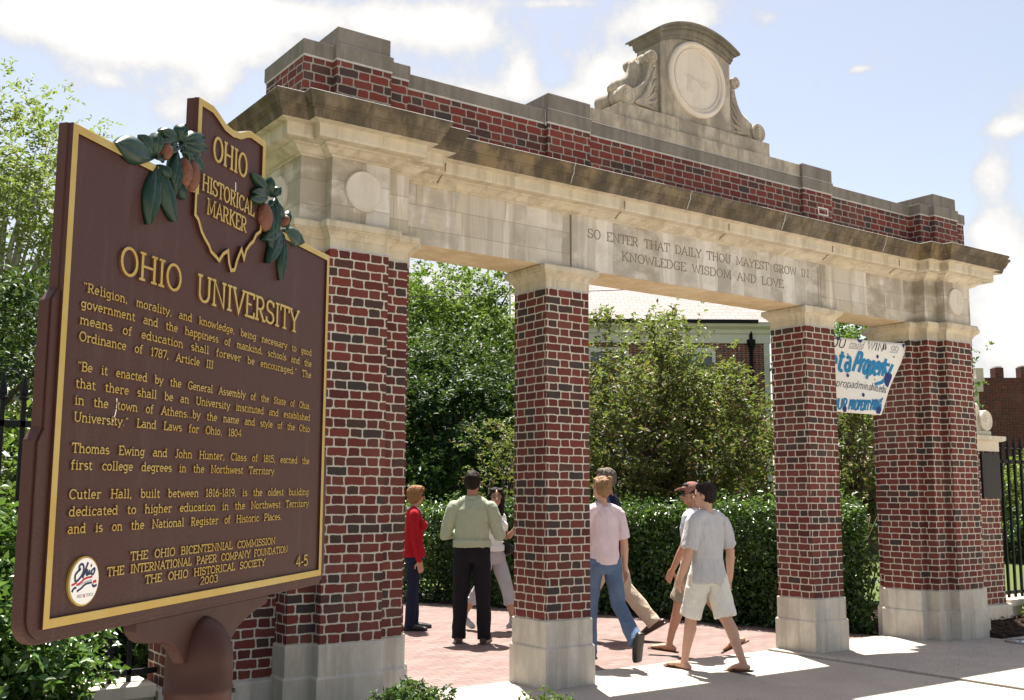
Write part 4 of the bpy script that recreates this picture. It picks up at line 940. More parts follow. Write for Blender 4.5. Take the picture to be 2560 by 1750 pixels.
    for sd, sx in (('L', -1), ('R', 1)):
        hp, kn, an = J['hip'+sd], J['kn'+sd], J['an'+sd]
        calf = kn.lerp(an, .3)+V3((0, -.008*h, 0))
        cov = P['legs'].get('end', 1.0) if 'legs' in P else 0; kq = .72 if cov > .9 else 1.0
        limb(b, [hp, hp.lerp(kn, .5), kn, calf, kn.lerp(an, .7), an], [.036*h, .034*h, R_(.030)*kq, R_(.032)*kq, R_(.023)*kq, .019*h*(.85 if kq < 1 else 1)])
        ft = math.radians(fp[sd]); fd = V3((sx*.12, math.cos(ft), math.sin(ft))).normalized(); fu = V3((0, -math.sin(ft), math.cos(ft)))
        hl = an-fu*.028*h-fd*.03*h
        limb(b, [hl, an-fu*.022*h+fd*.005*h, an-fu*.026*h+fd*.05*h, an-fu*.034*h+fd*.10*h], [(.018*h, .016*h), (.021*h, .022*h), (.024*h, .016*h), (.024*h, .009*h)], 12)
        limb(b, [an, an-fu*.02*h], [.021*h, .022*h], 12)
        J['fd'+sd] = fd; J['fu'+sd] = fu
    body = fuse(b, 'body', P['skin'], root, .0058, 2)
    # ---- shirt
    if 'shirt' in P:
        s = P['shirt']; b = bmesh.new(); hem = s.get('hem', .49); fl_ = s.get('flare', 1.0); k = (.86 if fem else 1.0)*fat
        hx = .101*h*fl_*(fat if not fem else 1)
        limb(b, [up_(hem), up_(hem+.04), up_(.60), up_(.66), up_(.73, 0, .004*h), up_(.78, 0, .0), up_(.815, 0, -.006*h), up_(.838, 0, -.008*h)],
             [(hx, .080*h*fl_), (hx*.99, .080*h*fl_), ((.083 if fem else .092)*h*fat, .066*h*fat), ((.083 if fem else .095)*h*fat, .068*h*fat), (.099*h*k, .073*h*k), (.100*h*k, .066*h*k), (.074*h*k, .050*h), (.042*h, .038*h)], 24, round_ends=False)
        if fem:
            for sx in (-1, 1): ell(b, up_(.725, sx*.045*h, .055*h), (.044*h, .036*h, .042*h))
        for sd, sx in (('L', -1), ('R', 1)):
            sh, el_, wr = J['sh'+sd], J['el'+sd], J['wr'+sd]
            limb(b, [up_(.825, sx*.03*h, -.008*h), up_(P.get('shz', .80)+.010, sx*sw*.72, -.006*h), sh+V3((0, 0, -.004*h))], [.034*h, .036*h, .038*h*k])
            sl = s.get('sleeve', 'short')
            if sl == 'short': limb(b, [sh, sh.lerp(el_, .45), sh.lerp(el_, .86)], [.041*h*k, .042*h*k, .041*h*k], 16, round_ends=False)
            elif sl == 'long': limb(b, [sh, sh.lerp(el_, .5), el_, el_.lerp(wr, .5), wr], [.041*h*k, .039*h*k, .034*h*k, .030*h*k, .023*h*k], 16)
            elif sl == 'cap': limb(b, [sh, sh.lerp(el_, .30)], [.040*h*k, .038*h*k], 16, round_ends=False)
        fuse(b, 'shirt', s['mat'], root, .0075, s.get('sm', 4), s.get('fold', .009), s.get('fs', (8, 8, 3.2)), seed=len(bpy.data.objects))
        if 'collar' in s:
            b = bmesh.new(); limb(b, [up_(.832, 0, -.008*h), up_(.852, 0, -.006*h)], [(.050*h, .047*h), (.040*h, .039*h)], 20, round_ends=False)
            for sx in (-1, 1): limb(b, [up_(.842, sx*.02*h, .034*h), up_(.818, sx*.034*h, .046*h)], [(.016*h, .005*h), (.006*h, .004*h)], 10)
            fuse(b, 'collar', s['collar'], root, .005, 2)
    # ---- trousers
    if 'legs' in P:
        s = P['legs']; b = bmesh.new(); end = s.get('end', 1.0); wf = s.get('width', 1.0)
        wx = (.088 if fem else .089)*h*fat
        limb(b, [up_(.462), up_(.49), up_(.53), up_(.575), up_(.595)], [(wx*.86, .050*h*fat), (wx*1.0, .064*h*fat), (wx*1.02, .067*h*fat), (wx*.92, .058*h*fat), (wx*.86, .054*h*fat)], 24, round_ends=False)
        for sd, sx in (('L', -1), ('R', 1)):
            hp, kn, an = J['hip'+sd], J['kn'+sd], J['an'+sd]; ell(b, up_(.505, sx*.042*h, -.024*h), (.045*h, .045*h, .050*h))
            pts = [hp+V3((0, 0, .02*h)), hp.lerp(kn, .35), hp.lerp(kn, .7)]; rd = [.053*h*fat, .050*h*wf, .046*h*wf]
            if end <= .5: pts.append(hp.lerp(kn, end*2)); rd.append(.048*h*wf)
            else:
                t = (end-.5)*2; pts += [kn]; rd += [.040*h*wf]
                cut = an+V3((0, 0, -.022*h)) if end >= .99 else kn.lerp(an, t)
                pts += [kn.lerp(cut, .45), kn.lerp(cut, .85), cut]; rd += [.039*h*wf, s.get('hemr', .036)*h*wf, s.get('hemr', .036)*h*wf*1.05]
            limb(b, pts, rd, 18, round_ends=False)
            if s.get('pockets'): limb(b, [hp.lerp(kn, .38)+V3((sx*.046*h*wf, 0, 0)), hp.lerp(kn, .72)+V3((sx*.044*h*wf, 0, 0))], [(.008*h, .034*h)]*2, 10)
            if s.get('cuff'): limb(b, [pts[-1]+V3((0, 0, .03*h)), pts[-1]], [rd[-1]*1.12]*2, 18, round_ends=False)
        fuse(b, 'trousers' if end > .6 else 'shorts', s['mat'], root, .0075, 3, s.get('fold', .006), s.get('fs', (7, 7, 5)), seed=3+len(bpy.data.objects))
    # ---- shoes
    for sd, sx in (('L', -1), ('R', 1)):
        s = P['shoes']; an = J['an'+sd]; fd, fu = J['fd'+sd], J['fu'+sd]; b = bmesh.new()
        if s['type'] == 'flipflop':
            limb(b, [an-fu*.046*h-fd*.055*h, an-fu*.046*h+fd*.02*h, an-fu*.046*h+fd*.12*h], [(.024*h, .006*h), (.022*h, .006*h), (.030*h, .006*h)], 14, fd.cross(fu))
            fuse(b, 'sandal', s['mat'], root, .004, 1)
            mb = MB(); c = an-fu*.030*h+fd*.09*h; sdv = fd.cross(fu)
            for q in (-1, 1): mb.tube([c+fd*.012*h, c-fd*.02*h+sdv*q*.018*h+fu*.004*h, c-fd*.05*h+sdv*q*.025*h-fu*.010*h], .004, 6)
            mb.build('sandal_strap', s['mat'], root)
        else:
            limb(b, [an-fu*.030*h-fd*.040*h, an-fu*.024*h, an-fu*.026*h+fd*.055*h, an-fu*.032*h+fd*.115*h], [(.022*h, .020*h), (.027*h, .026*h), (.030*h, .021*h), (.026*h, .014*h)], 14)
            limb(b, [an-fu*.044*h-fd*.055*h, an-fu*.044*h+fd*.03*h, an-fu*.044*h+fd*.12*h], [(.024*h, .007*h), (.025*h, .007*h), (.028*h, .007*h)], 14, fd.cross(fu))
            if s['type'] == 'sneaker': limb(b, [an-fu*.01*h, an+fu*.012*h], [(.026*h, .030*h)]*2, 14)
            fuse(b, 'shoe', s['mat'], root, .005, 2)
    # ---- hair
    hs = P['hair']; b = bmesh.new(); ty = hs['type']
    ell(b, hv(0, -.012, .020), (.0475*h, .054*h, .050*h), hr); ell(b, hv(0, -.022, .000), (.046*h, .044*h, .046*h), hr)
    if ty in ('short', 'grey'): ell(b, hv(0, .020, .048), (.036*h, .026*h, .018*h), hr)
    if ty == 'bob':
        ell(b, hv(0, .018, .045), (.041*h, .038*h, .022*h), hr); ell(b, hv(0, -.016, -.022), (.048*h, .042*h, .044*h), hr)
        for sx in (-1, 1): ell(b, hv(sx*.041, .010, -.004), (.012*h, .026*h, .040*h), hr)
        ell(b, hv(0, .046, .040), (.034*h, .014*h, .016*h), hr)
    if ty == 'long':
        for sx in (-1, 1): limb(b, [hv(sx*.040, .004, .02), hv(sx*.048, -.008, -.04), hv(sx*.048, -.018, -.12)], [.018*h, .020*h, .014*h])
        limb(b, [hv(0, -.04, .0), hv(0, -.045, -.06), hv(0, -.05, -.13)], [(.046*h, .024*h), (.05*h, .022*h), (.04*h, .016*h)])
        for sx in (-1, 1): ell(b, hv(sx*.026, .030, .046), (.022*h, .022*h, .016*h), hr)
    if ty == 'bun':
        ell(b, hv(0, -.052, .030), (.026*h, .022*h, .026*h), hr); ell(b, hv(.012, -.058, .052), (.016*h, .014*h, .016*h), hr); ell(b, hv(0, .016, .046), (.038*h, .032*h, .018*h), hr)
        limb(b, [hv(0, -.030, -.02), hv(0, -.026, -.045)], [(.032*h, .016*h), (.02*h, .012*h)])
    fuse(b, 'hair', hs['mat'], root, .0055, 1, .007, (46, 46, 20), seed=9)
    # ---- face and things worn
    for sx in (-1, 1):
        mb = MB(); mb.tube([hv(sx*.0205, .038, .0), hv(sx*.0205, .0475, .0)], [.0072*h, .0040*h], 10); mb.build('eye', DARKEYE, root)
        mb = MB(); mb.tube([hv(sx*.010, .050, .0145), hv(sx*.022, .049, .0165), hv(sx*.032, .043, .013)], [.0022*h, .0028*h, .0018*h], 6); mb.build('eyebrow', hs['mat'], root)
    mb = MB(); mb.tube([hv(-.014, .047, -.035), hv(-.004, .0525, -.0335), hv(.004, .0525, -.0335), hv(.014, .047, -.035)], [.0018*h, .0034*h, .0034*h, .0018*h], 6); mb.build('lips', LIP, root)
    if P.get('glasses'):
        gm, fill = P['glasses']; mb = MB()
        for sx in (-1, 1):
            ring = [hv(sx*.0215+.0155*math.cos(t), .0525-.006*abs(math.cos(t))*(1 if sx*math.cos(t) > 0 else 0), .001+.0115*math.sin(t)) for t in np.linspace(0, 2*PI, 17)]
            if fill: mb.add(ring[:-1]+[p+hr @ V3((0, .003*h, 0)) for p in ring[:-1]], [tuple(range(16)), tuple(range(31, 15, -1))]+[(k, (k+1) % 16, 16+(k+1) % 16, 16+k) for k in range(16)])
            mb.tube(ring, .0018*h, 6)
            mb.tube([hv(sx*.036, .047, .004), hv(sx*.044, .02, .004), hv(sx*.044, -.006, .0)], .002*h, 6)
        mb.tube([hv(-.007, .0535, .004), hv(.007, .0535, .004)], .002*h, 6)
        mb.build('sunglasses' if fill else 'glasses', gm, root)
    if P.get('cap'):
        b = bmesh.new(); ell(b, hv(0, -.006, .030), (.051*h, .060*h, .046*h), hr)
        limb(b, [hv(0, .040, .036), hv(0, .075, .030), hv(0, .098, .020)], [(.044*h, .005*h), (.040*h, .005*h), (.024*h, .004*h)], 14)
        fuse(b, 'cap', P['cap'], root, .0055, 2)
    root['_j'] = 0; del root['_j']
    return root, J, hv, up_
DARKEYE = plain('dark_eye', (.03, .02, .015), .3, .5); LIP = plain('lip', (.30, .11, .09), .5)
fair = skin_mat('fair_skin', (.52, .30, .21)); tan = skin_mat('tan_skin', (.40, .20, .125)); medium = skin_mat('medium_skin', (.46, .26, .17))
BLACKSHOE = plain('black_shoe', (.015, .013, .012), .4, .4); BROWNSHOE = plain('brown_shoe', (.05, .022, .014), .4, .4); SNEAK = plain('grey_sneaker', (.42, .41, .39), .7); FLIP = plain('brown_sandal', (.075, .035, .018), .7)
hair_dark = cloth('dark_hair', (.018, .012, .010), .3, 60, .5); hair_red = cloth('auburn_hair', (.25, .125, .052), .35, 60, .5); hair_bl = cloth('dark_blond_hair', (.24, .145, .075), .4, 60, .5); hair_gr = cloth('greying_hair', (.13, .11, .095), .5, 60, .6)
# red sweater
person('woman in red sweater and sunglasses standing behind the left brick pier', (1.08, 4.02, 0), (.86, -.42), 1.665, dict(fem=True, skin=medium, turn=4,
    legL=(2, 0, 2), legR=(-2, 2, 2), armL=((.16, .06, -1), (.05, .22, -1)), armR=((.16, .02, -1), (.02, .22, -1)),
    shirt=dict(mat=cloth('red_knit', (.36, .012, .022)), sleeve='long', hem=.50, flare=1.07, collar=cloth('white_collar', (.72, .70, .69)), fold=.003), legs=dict(mat=cloth('navy_slacks', (.016, .02, .045)), width=.92), shoes=dict(type='shoe', mat=BLACKSHOE), hair=dict(type='bob', mat=hair_red), glasses=(plain('black_plastic', (.008, .008, .009), .25, .5), True)))
# green shirt
person('man in pale green shirt and black trousers seen from behind, arms folded', (1.03, 2.68, 0), (.62, .79), 1.815, dict(shz=.782, skin=tan, fat=1.06, turn=-8,
    legL=(2, 1, 4), legR=(-1, 0, 4), armL=((.33, .12, -1), (-.75, .62, .16)), armR=((.36, .06, -1), (-.30, .72, .30)), curlR=60, curlL=50,
    shirt=dict(mat=cloth('pale_green_shirt', (.36, .40, .29), .08), sleeve='long', hem=.555, flare=1.05, collar=cloth('green_collar', (.38, .43, .32)), fold=.009, fs=(6, 6, 4)), legs=dict(mat=cloth('black_trousers', (.014, .013, .017)), width=1.10), shoes=dict(type='shoe', mat=BROWNSHOE), hair=dict(type='short', mat=hair_dark)))
# white top and grey joggers
wp = person('dark haired woman in white top and cropped grey joggers facing the camera', (1.80, 3.43, 0), (.30, -.95), 1.64, dict(fem=True, skin=medium, turn=-42, lean=3,
    legL=(22, 8, 1), legR=(-14, 22, 1), footR=-22, footL=8, armL=((.25, .18, -1), (-.5, .8, .45)), armR=((.22, -.2, -1), (.1, .25, -1)),
    shirt=dict(mat=cloth('white_top', (.74, .73, .73), .04), sleeve='cap', hem=.555, fold=.004), legs=dict(mat=cloth('grey_joggers', (.40, .39, .42)), end=.76, width=1.02, cuff=True, fold=.008), shoes=dict(type='sneaker', mat=SNEAK), hair=dict(type='long', mat=hair_dark), glasses=(plain('thin_metal', (.25, .22, .2), .3, .5), False)))
# pink shirt
person('woman with a hair bun in pink shirt and blue jeans walking away', (1.20, .70, 0), (.22, .97), 1.675, dict(fem=True, skin=fair, turn=14, fat=1.10,
    legL=(10, 6, 1), legR=(-16, 34, 2), footR=-62, footL=0, armL=((.2, .25, -1), (.05, .45, -1)), armR=((.22, -.06, -1), (.08, .10, -1)), curlR=40,
    shirt=dict(mat=cloth('pink_tee', (.66, .53, .56), .04), sleeve='short', hem=.515, fold=.006), legs=dict(mat=cloth('blue_jeans', (.10, .145, .235), .25, 8), width=.98, hemr=.043), shoes=dict(type='shoe', mat=BLACKSHOE), hair=dict(type='bun', mat=hair_bl)))
# navy shirt, khakis
person('grey haired man in navy shirt and khakis striding behind the woman in pink', (2.40, 2.03, 0), (-.52, .85), 1.88, dict(skin=tan, turn=10,
    legL=(18, 4, 1), legR=(-22, 22, 1), footR=-30, footL=4, armL=((.2, -.2, -1), (.05, .2, -1)), armR=((.2, .2, -1), (.05, .5, -1)),
    shirt=dict(mat=cloth('navy_polo', (.012, .014, .04)), sleeve='short', hem=.49), legs=dict(mat=cloth('khaki_trousers', (.46, .38, .29)), width=1.12, fold=.009), shoes=dict(type='shoe', mat=BROWNSHOE), hair=dict(type='grey', mat=hair_gr)))
# grey tee, white shorts
person('man in grey T-shirt, white cargo shorts and sandals walking through the gate', (1.80, -.07, 0), (-.06, 1), 1.70, dict(skin=fair, turn=28, fat=1.04,
    legL=(17, 6, 2), legR=(-15, 10, 3), footR=-6, footL=6, armL=((.24, .02, -1), (-.10, .55, -1)), armR=((.28, -.16, -1), (.14, .16, -1)), curlR=30, palmR=(-.3, .3, 0),
    shirt=dict(mat=cloth('grey_tee', (.47, .46, .465), .08), sleeve='short', hem=.475, flare=1.06, fold=.013, fs=(8, 8, 2.2)), legs=dict(mat=cloth('white_cargo_shorts', (.68, .65, .58), .05), end=.5, width=1.22, pockets=True, fold=.010), shoes=dict(type='flipflop', mat=FLIP), hair=dict(type='short', mat=hair_dark)))
# cap and sleeveless shirt
person('man in a faded red cap and sleeveless white shirt beside the man in grey', (2.37, .67, 0), (-.50, .87), 1.68, dict(skin=tan, turn=26,
    legL=(20, 6, 1), legR=(-20, 16, 2), footR=-26, footL=6, armL=((.22, .15, -1), (.02, .5, -1)), armR=((.24, -.25, -1), (.1, .1, -1)),
    shirt=dict(mat=cloth('white_sleeveless', (.56, .60, .66), .12), sleeve='cap', hem=.49, fold=.008), legs=dict(mat=cloth('camouflage_shorts', (.27, .225, .17), .5, 9), end=.48, width=1.16, pockets=True, fold=.010), shoes=dict(type='flipflop', mat=FLIP), hair=dict(type='short', mat=hair_dark), cap=cloth('faded_cap', (.24, .115, .10), .2), glasses=(plain('dark_lens', (.01, .01, .012), .2, .5), True)))
# shoulder bag carried by the woman in white
bag = thing('shoulder_bag', 'black shoulder bag under the arm of the woman in white', 'bag', wp[0].location, wp[0].rotation_euler.z)
b = bmesh.new(); sh = wp[1]['shL']; c = V3((-.185, .02, .93))
limb(b, [c+V3((0, -.13, .02)), c, c+V3((0, .12, .0))], [(.045, .06), (.055, .095), (.04, .06)], 16); fuse(b, 'pouch', plain('black_leather', (.016, .015, .016), .45), bag, .007, 3)
mb = MB(); mb.tube([c+V3((0, -.11, .06)), V3((-.15, -.09, 1.18)), sh+V3((0.02, 0, .06)), V3((-.16, .09, 1.18)), c+V3((0, .10, .05))], .008, 8); mb.build('strap', plain('black_strap', (.016, .015, .016), .45), bag)
# ------------------------------------------------------------------ ground and paving
def structure(mb, name, mat, bevel=0.0):
    o = mb.build(name, mat, None, bevel=bevel); o['kind'] = 'structure'; return o
q = NT('lawn', .9, .15); p_ = q.geo(); a_ = q.noise(p_, 3, 6, .7); b_ = q.noise(p_, 60, 3)
q.col(q.mix(a_.outputs[0], q.mix(b_.outputs[0], (.045, .070, .014), (.085, .12, .03)), (.10, .125, .04))); q.bump(b_.outputs[0], .8, .03); LAWN = q.m
mb = MB(); N = 40; v = []; f = []
for j in range(N+1):
    for i in range(N+1):
        u, w_ = -1+2*i/N, -1+2*j/N; x, y = 900*u*abs(u)**1.5, 900*w_*abs(w_)**1.5; v.append((x, y, -.05 + (.0 if math.hypot(x, y) < 25 else .15*noise.noise((x*.03, y*.03, 0)))))
for j in range(N):
    for i in range(N): f.append((j*(N+1)+i, j*(N+1)+i+1, (j+1)*(N+1)+i+1, (j+1)*(N+1)+i))
mb.add(v, f); structure(mb, 'ground', LAWN)
q = NT('concrete', .85, .25); p_ = q.geo(); a_ = q.noise(p_, 90, 5, .75); b_ = q.noise(p_, 1.3, 6, .6); c_ = q.noise(p_, 9, 5, .6); vo = q.n('ShaderNodeTexVoronoi'); vo.inputs['Scale'].default_value = 150; q.put(vo.inputs['Vector'], p_)
cc = q.mix(q.sstep(b_.outputs[0], .35, .7), (.40, .36, .305), (.48, .435, .37)); cc = q.mix(q.math('MULTIPLY', q.sstep(a_.outputs[0], .46, .62), .8), cc, (.20, .18, .16)); cc = q.mix(q.math('MULTIPLY', q.sstep(c_.outputs[0], .55, .75), .3), cc, (.30, .27, .23))
sp = q.noise(p_, 22, 2, .5); cc = q.mix(q.math('MULTIPLY', q.sstep(sp.outputs[0], .72, .76), .7), cc, (.14, .12, .10))
q.col(cc); q.bump(a_.outputs[0], .35, .006); CONC = q.m
mb = MB(); mb.box(-1.75, 3.212, -12, .505, -.12, 0); mb.box(3.226, 5.95, -12, .49, -.12, .018); mb.box(5.964, 12, -12, -.42, -.12, .012); mb.box(-40, -1.764, -40, -4.1, -.12, -.004); mb.box(-1.75, 40, -40, -12.014, -.12, -.004); mb.box(12.014, 40, -12, -.42, -.12, .0)  # wide outer slabs are unseen, added to bounce warm light onto the gate
structure(mb, 'pavement', CONC, bevel=.006)
q = NT('brick_paving', .85, .2); p_ = q.geo()
m_ = q.n('ShaderNodeMapping'); q.put(m_.inputs[0], p_); m_.inputs['Rotation'].default_value = (0, 0, math.radians(3))
br = q.n('ShaderNodeTexBrick'); br.offset = .5; br.inputs['Scale'].default_value = 1; br.inputs['Brick Width'].default_value = .205; br.inputs['Row Height'].default_value = .104; br.inputs['Mortar Size'].default_value = .006; br.inputs['Mortar Smooth'].default_value = .2; br.inputs['Bias'].default_value = 0
br.inputs['Color1'].default_value = (.175, .112, .098, 1); br.inputs['Color2'].default_value = (.225, .17, .155, 1); br.inputs['Mortar'].default_value = (.085, .062, .052, 1)
q.put(br.inputs['Vector'], m_.outputs[0]); a_ = q.noise(p_, 2, 5); b_ = q.noise(p_, 70, 4)
cc = q.mix(q.math('MULTIPLY', q.sstep(a_.outputs[0], .4, .7), .45), br.outputs['Color'], (.24, .195, .178)); cc = q.mix(q.math('MULTIPLY', b_.outputs[0], .4), cc, (.16, .105, .09))
q.col(cc); q.bump(q.math('SUBTRACT', q.math('MULTIPLY', b_.outputs[0], .3), br.outputs['Fac']), .4, .005)
mb = MB(); poly = [(-1.4, .505), (5.25, .505), (4.85, 1.55), (4.35, 3.62), (2.9, 6.79), (1.3, 10.5), (-1.5, 17), (-4.6, 17), (-1.6, 9), (-1.4, 4)]
mb.add([(x, y, -.006) for x, y in poly], [tuple(range(len(poly)))]); structure(mb, 'brick_path', q.m)
# mulch beds
q = NT('bark_mulch', .95, .1); p_ = q.geo(); a_ = q.noise(p_, 38, 6, .75, .8); q.col(q.ramp(a_.outputs[0], [(.3, (.012, .009, .008)), (.55, (.05, .033, .026)), (.75, (.13, .085, .065))])); q.bump(a_.outputs[0], 1.0, .04); MULCH = q.m
def bed(name, x0, x1, y0, y1, hf, n=60):
    mb = MB(); m2 = max(8, int(n*(y1-y0)/(x1-x0))); v = []; f = []
    for j in range(m2+1):
        for i in range(n+1):
            x, y = x0+(x1-x0)*i/n, y0+(y1-y0)*j/m2; ed = min(1, min(i, n-i, j, m2-j)/2.5)
            x += .03*noise.noise((x*5, y*5, 3)); y += .03*noise.noise((x*5, y*5, 9)); v.append((x, y, -.04+ed*(.045+hf(x, y)+.018*noise.noise((x*14, y*14, 0)))))
    for j in range(m2):
        for i in range(n): f.append((j*(n+1)+i, j*(n+1)+i+1, (j+1)*(n+1)+i+1, (j+1)*(n+1)+i))
    mb.add(v, f, smooth=True); return structure(mb, name, MULCH)
bed('mulch_bed', 6.03, 9.5, -.38, .3, lambda x, y: .14*min(1, max(0, (y+.30)/.3)), 80)
bed('mulch_bed', -8.5, -1.80, -3.9, .3, lambda x, y: .05, 70)
bed('mulch_bed', 2.6, 8.0, .62, 8.2, lambda x, y: -.035 if x < 5.4-.42*max(0, y-.6) else .03, 70)
# small light grey chips on the mulch, one scatter
mb = MB()
for _ in range(500):
    x, y = random.uniform(6.08, 9), random.uniform(-.33, .0); z = .02+.14*min(1, max(0, (y+.30)/.3)); a = random.uniform(0, PI); l, w_ = random.uniform(.012, .035), random.uniform(.004, .010); c, s_ = math.cos(a), math.sin(a); t = random.uniform(-.01, .012)
    mb.add([(x-c*l-s_*w_, y-s_*l+c*w_, z), (x+c*l-s_*w_, y+s_*l+c*w_, z+t+.01), (x+c*l+s_*w_, y+s_*l-c*w_, z+t+.012), (x-c*l+s_*w_, y-s_*l-c*w_, z+.004)], [(0, 1, 2, 3)])
o = mb.build('bark_chips', plain('bark_chip', (.075, .048, .036), .9, .1, 0, .6, 30), None, recalc=False); o['kind'] = 'stuff'
# fallen leaves and grit along the hedge foot and on the slabs
mb = MB()
for k in range(420):
    if k < 300:
        t = random.random()*3; i = int(t); a, b = ((2.8, 6.55), (4.22, 3.5), (4.7, 1.5), (5.2, .85))[i:i+2]; u = t-i; x, y = a[0]+(b[0]-a[0])*u-abs(random.gauss(0, .16))+.05, a[1]+(b[1]-a[1])*u-abs(random.gauss(0, .10)); z = .0
    else: x, y, z = random.uniform(-1.2, 5.8), random.uniform(-3.2, .4), .0225 if random.random() < 0 else .021
    if k >= 300 and x < 3.2: z = .003
    s_ = random.uniform(.006, .020) if k < 300 else random.uniform(.004, .011); an = random.uniform(0, 2*PI); c, sn = math.cos(an)*s_, math.sin(an)*s_
    mb.add([(x-c, y-sn, z), (x+sn*.5, y-c*.5, z+.004), (x+c, y+sn, z+.002), (x-sn*.5, y+c*.5, z+.005)], [(0, 1, 2, 3)])
o = mb.build('leaf_litter', plain('dry_leaf', (.085, .045, .028), .9, .1, 0, .6, 30), None, recalc=False); o['kind'] = 'stuff'
# drain light set in the pavement
dl = thing('ground_light', 'round glass ground light set flush in the pavement by the right pier', 'light', (5.93, -.76, .018))
mb = MB(); mb.lathe([(.235, -.05), (.235, .012), (.21, .018), (.195, .012)], (0, 0, 0), 40); mb.build('rim', plain('steel_rim', (.28, .28, .29), .4, .5, .8), dl)
mb = MB(); mb.lathe([(.196, .010), (.15, .018), (.08, .022), (0, .023)], (0, 0, 0), 40)
gl = NT('lens_glass', .08, .6); gl.col((.22, .25, .30)); mb.build('lens', gl.m, dl)

# ------------------------------------------------------------------ foliage
def leaf_mat(name, cols, trans=.35, rough=.42, spec=.4, big=None):
    q = NT(name, rough, spec); ge = q.n('ShaderNodeNewGeometry')
    st = [(i/(len(cols)-1), c) for i, c in enumerate(cols)]
    c = q.ramp(ge.outputs['Random Per Island'], st); q.col(c)
    tr = q.n('ShaderNodeBsdfTranslucent'); q.put(tr.inputs[0], q.mix(.5, c, (.16, .26, .03)))
    mx = q.n('ShaderNodeMixShader'); mx.inputs[0].default_value = trans
    o_ = q.t.nodes['Material Output']; q.t.links.new(q.b.outputs[0], mx.inputs[1]); q.t.links.new(tr.outputs[0], mx.inputs[2]); q.t.links.new(mx.outputs[0], o_.inputs[0]); return q.m
def leaves(name, pts, size, mat, parent=None, up_=.35, outward=None, aspect=.5, curl=.25, dirs=None):
    n = len(pts); d = rng.normal(size=(n, 3)); d[:, 2] -= .25
    if dirs is not None: d = dirs+d*.55
    d /= np.linalg.norm(d, axis=1)[:, None]
    nr = rng.normal(size=(n, 3)); nr[:, 2] += up_*3
    if outward is not None: nr += outward*1.2
    nr -= d*(nr*d).sum(1)[:, None]; nr /= np.linalg.norm(nr, axis=1)[:, None]+1e-9; sd = np.cross(d, nr)
    L = (size*(.6+.8*rng.random(n)))[:, None]; w_ = L*aspect*.5
    b = pts; m_ = pts+d*L*.45+nr*L*curl*.25; t = pts+d*L-nr*L*curl*.3
    l = m_+sd*w_+nr*L*curl*.35; r_ = m_-sd*w_+nr*L*curl*.35
    V = np.stack([b, l, t, r_], 1).reshape(-1, 3); k = np.arange(n)*4
    F = np.stack([np.stack([k, k+2, k+1], 1), np.stack([k, k+3, k+2], 1)], 1).reshape(-1)
    me = bpy.data.meshes.new(name); me.vertices.add(len(V)); me.vertices.foreach_set('co', V.ravel().astype('f'))
    nt = 2*n; me.loops.add(nt*3); me.loops.foreach_set('vertex_index', F.astype('i')); me.polygons.add(nt); me.polygons.foreach_set('loop_start', np.arange(0, nt*3, 3).astype('i')); me.polygons.foreach_set('loop_total', np.full(nt, 3, 'i'))
    me.materials.append(mat); me.update(calc_edges=True)
    return link(bpy.data.objects.new(name, me), parent)
def crown_pts(center, radii, nclump, per, cr, shell=.55, flat=.75, seed=1, cut=None):
    r_ = np.random.default_rng(seed); c = np.array(center); R_ = np.array(radii); P = []; O = []; cl_ = []; DD = []
    while len(cl_) < nclump:
        d = r_.normal(size=3); d /= np.linalg.norm(d); k = shell+(1-shell)*r_.random()**.6
        k *= 1+.28*noise.noise((d[0]*2.1+seed*3.3, d[1]*2.1, d[2]*2.1))
        p = c+d*R_*k
        if cut is not None and not cut(p): continue
        cl_.append(p); s_ = cr*(.6+.8*r_.random()); ns = max(2, int(per/9*(.5+r_.random())))
        o_ = p+r_.normal(size=(ns, 3))*np.array([s_, s_, s_*flat])*.75; g_ = d*.8+r_.normal(size=(ns, 3))*.6; g_[:, 2] += .15; g_ /= np.linalg.norm(g_, axis=1)[:, None]
        t = np.linspace(.05, 1, 9)[None, :, None]; L = (s_*1.25*(.6+.8*r_.random((ns, 1, 1))))
        x = o_[:, None]+g_[:, None]*t*L; x[..., 2] -= (.22*L*t*t)[..., 0]; x += r_.normal(size=x.shape)*.012
        sd = np.cross(g_, np.array((0, 0, 1.0))); sd /= np.linalg.norm(sd, axis=1)[:, None]+1e-6
        D = g_[:, None]*.7+sd[:, None]*np.where(np.arange(9) % 2 == 0, 1, -1)[None, :, None]*.9
        P.append(x.reshape(-1, 3)); DD.append(D.reshape(-1, 3)); O.append(np.repeat(d[None], ns*9, 0))
    return np.concatenate(P), np.concatenate(O), np.array(cl_), np.concatenate(DD)
BARK = plain('bark', (.11, .085, .065), .95, .1, 0, .4, 12, .7); PALEB = plain('pale_bark', (.40, .37, .32), .9, .1, 0, .45, 5, .4)
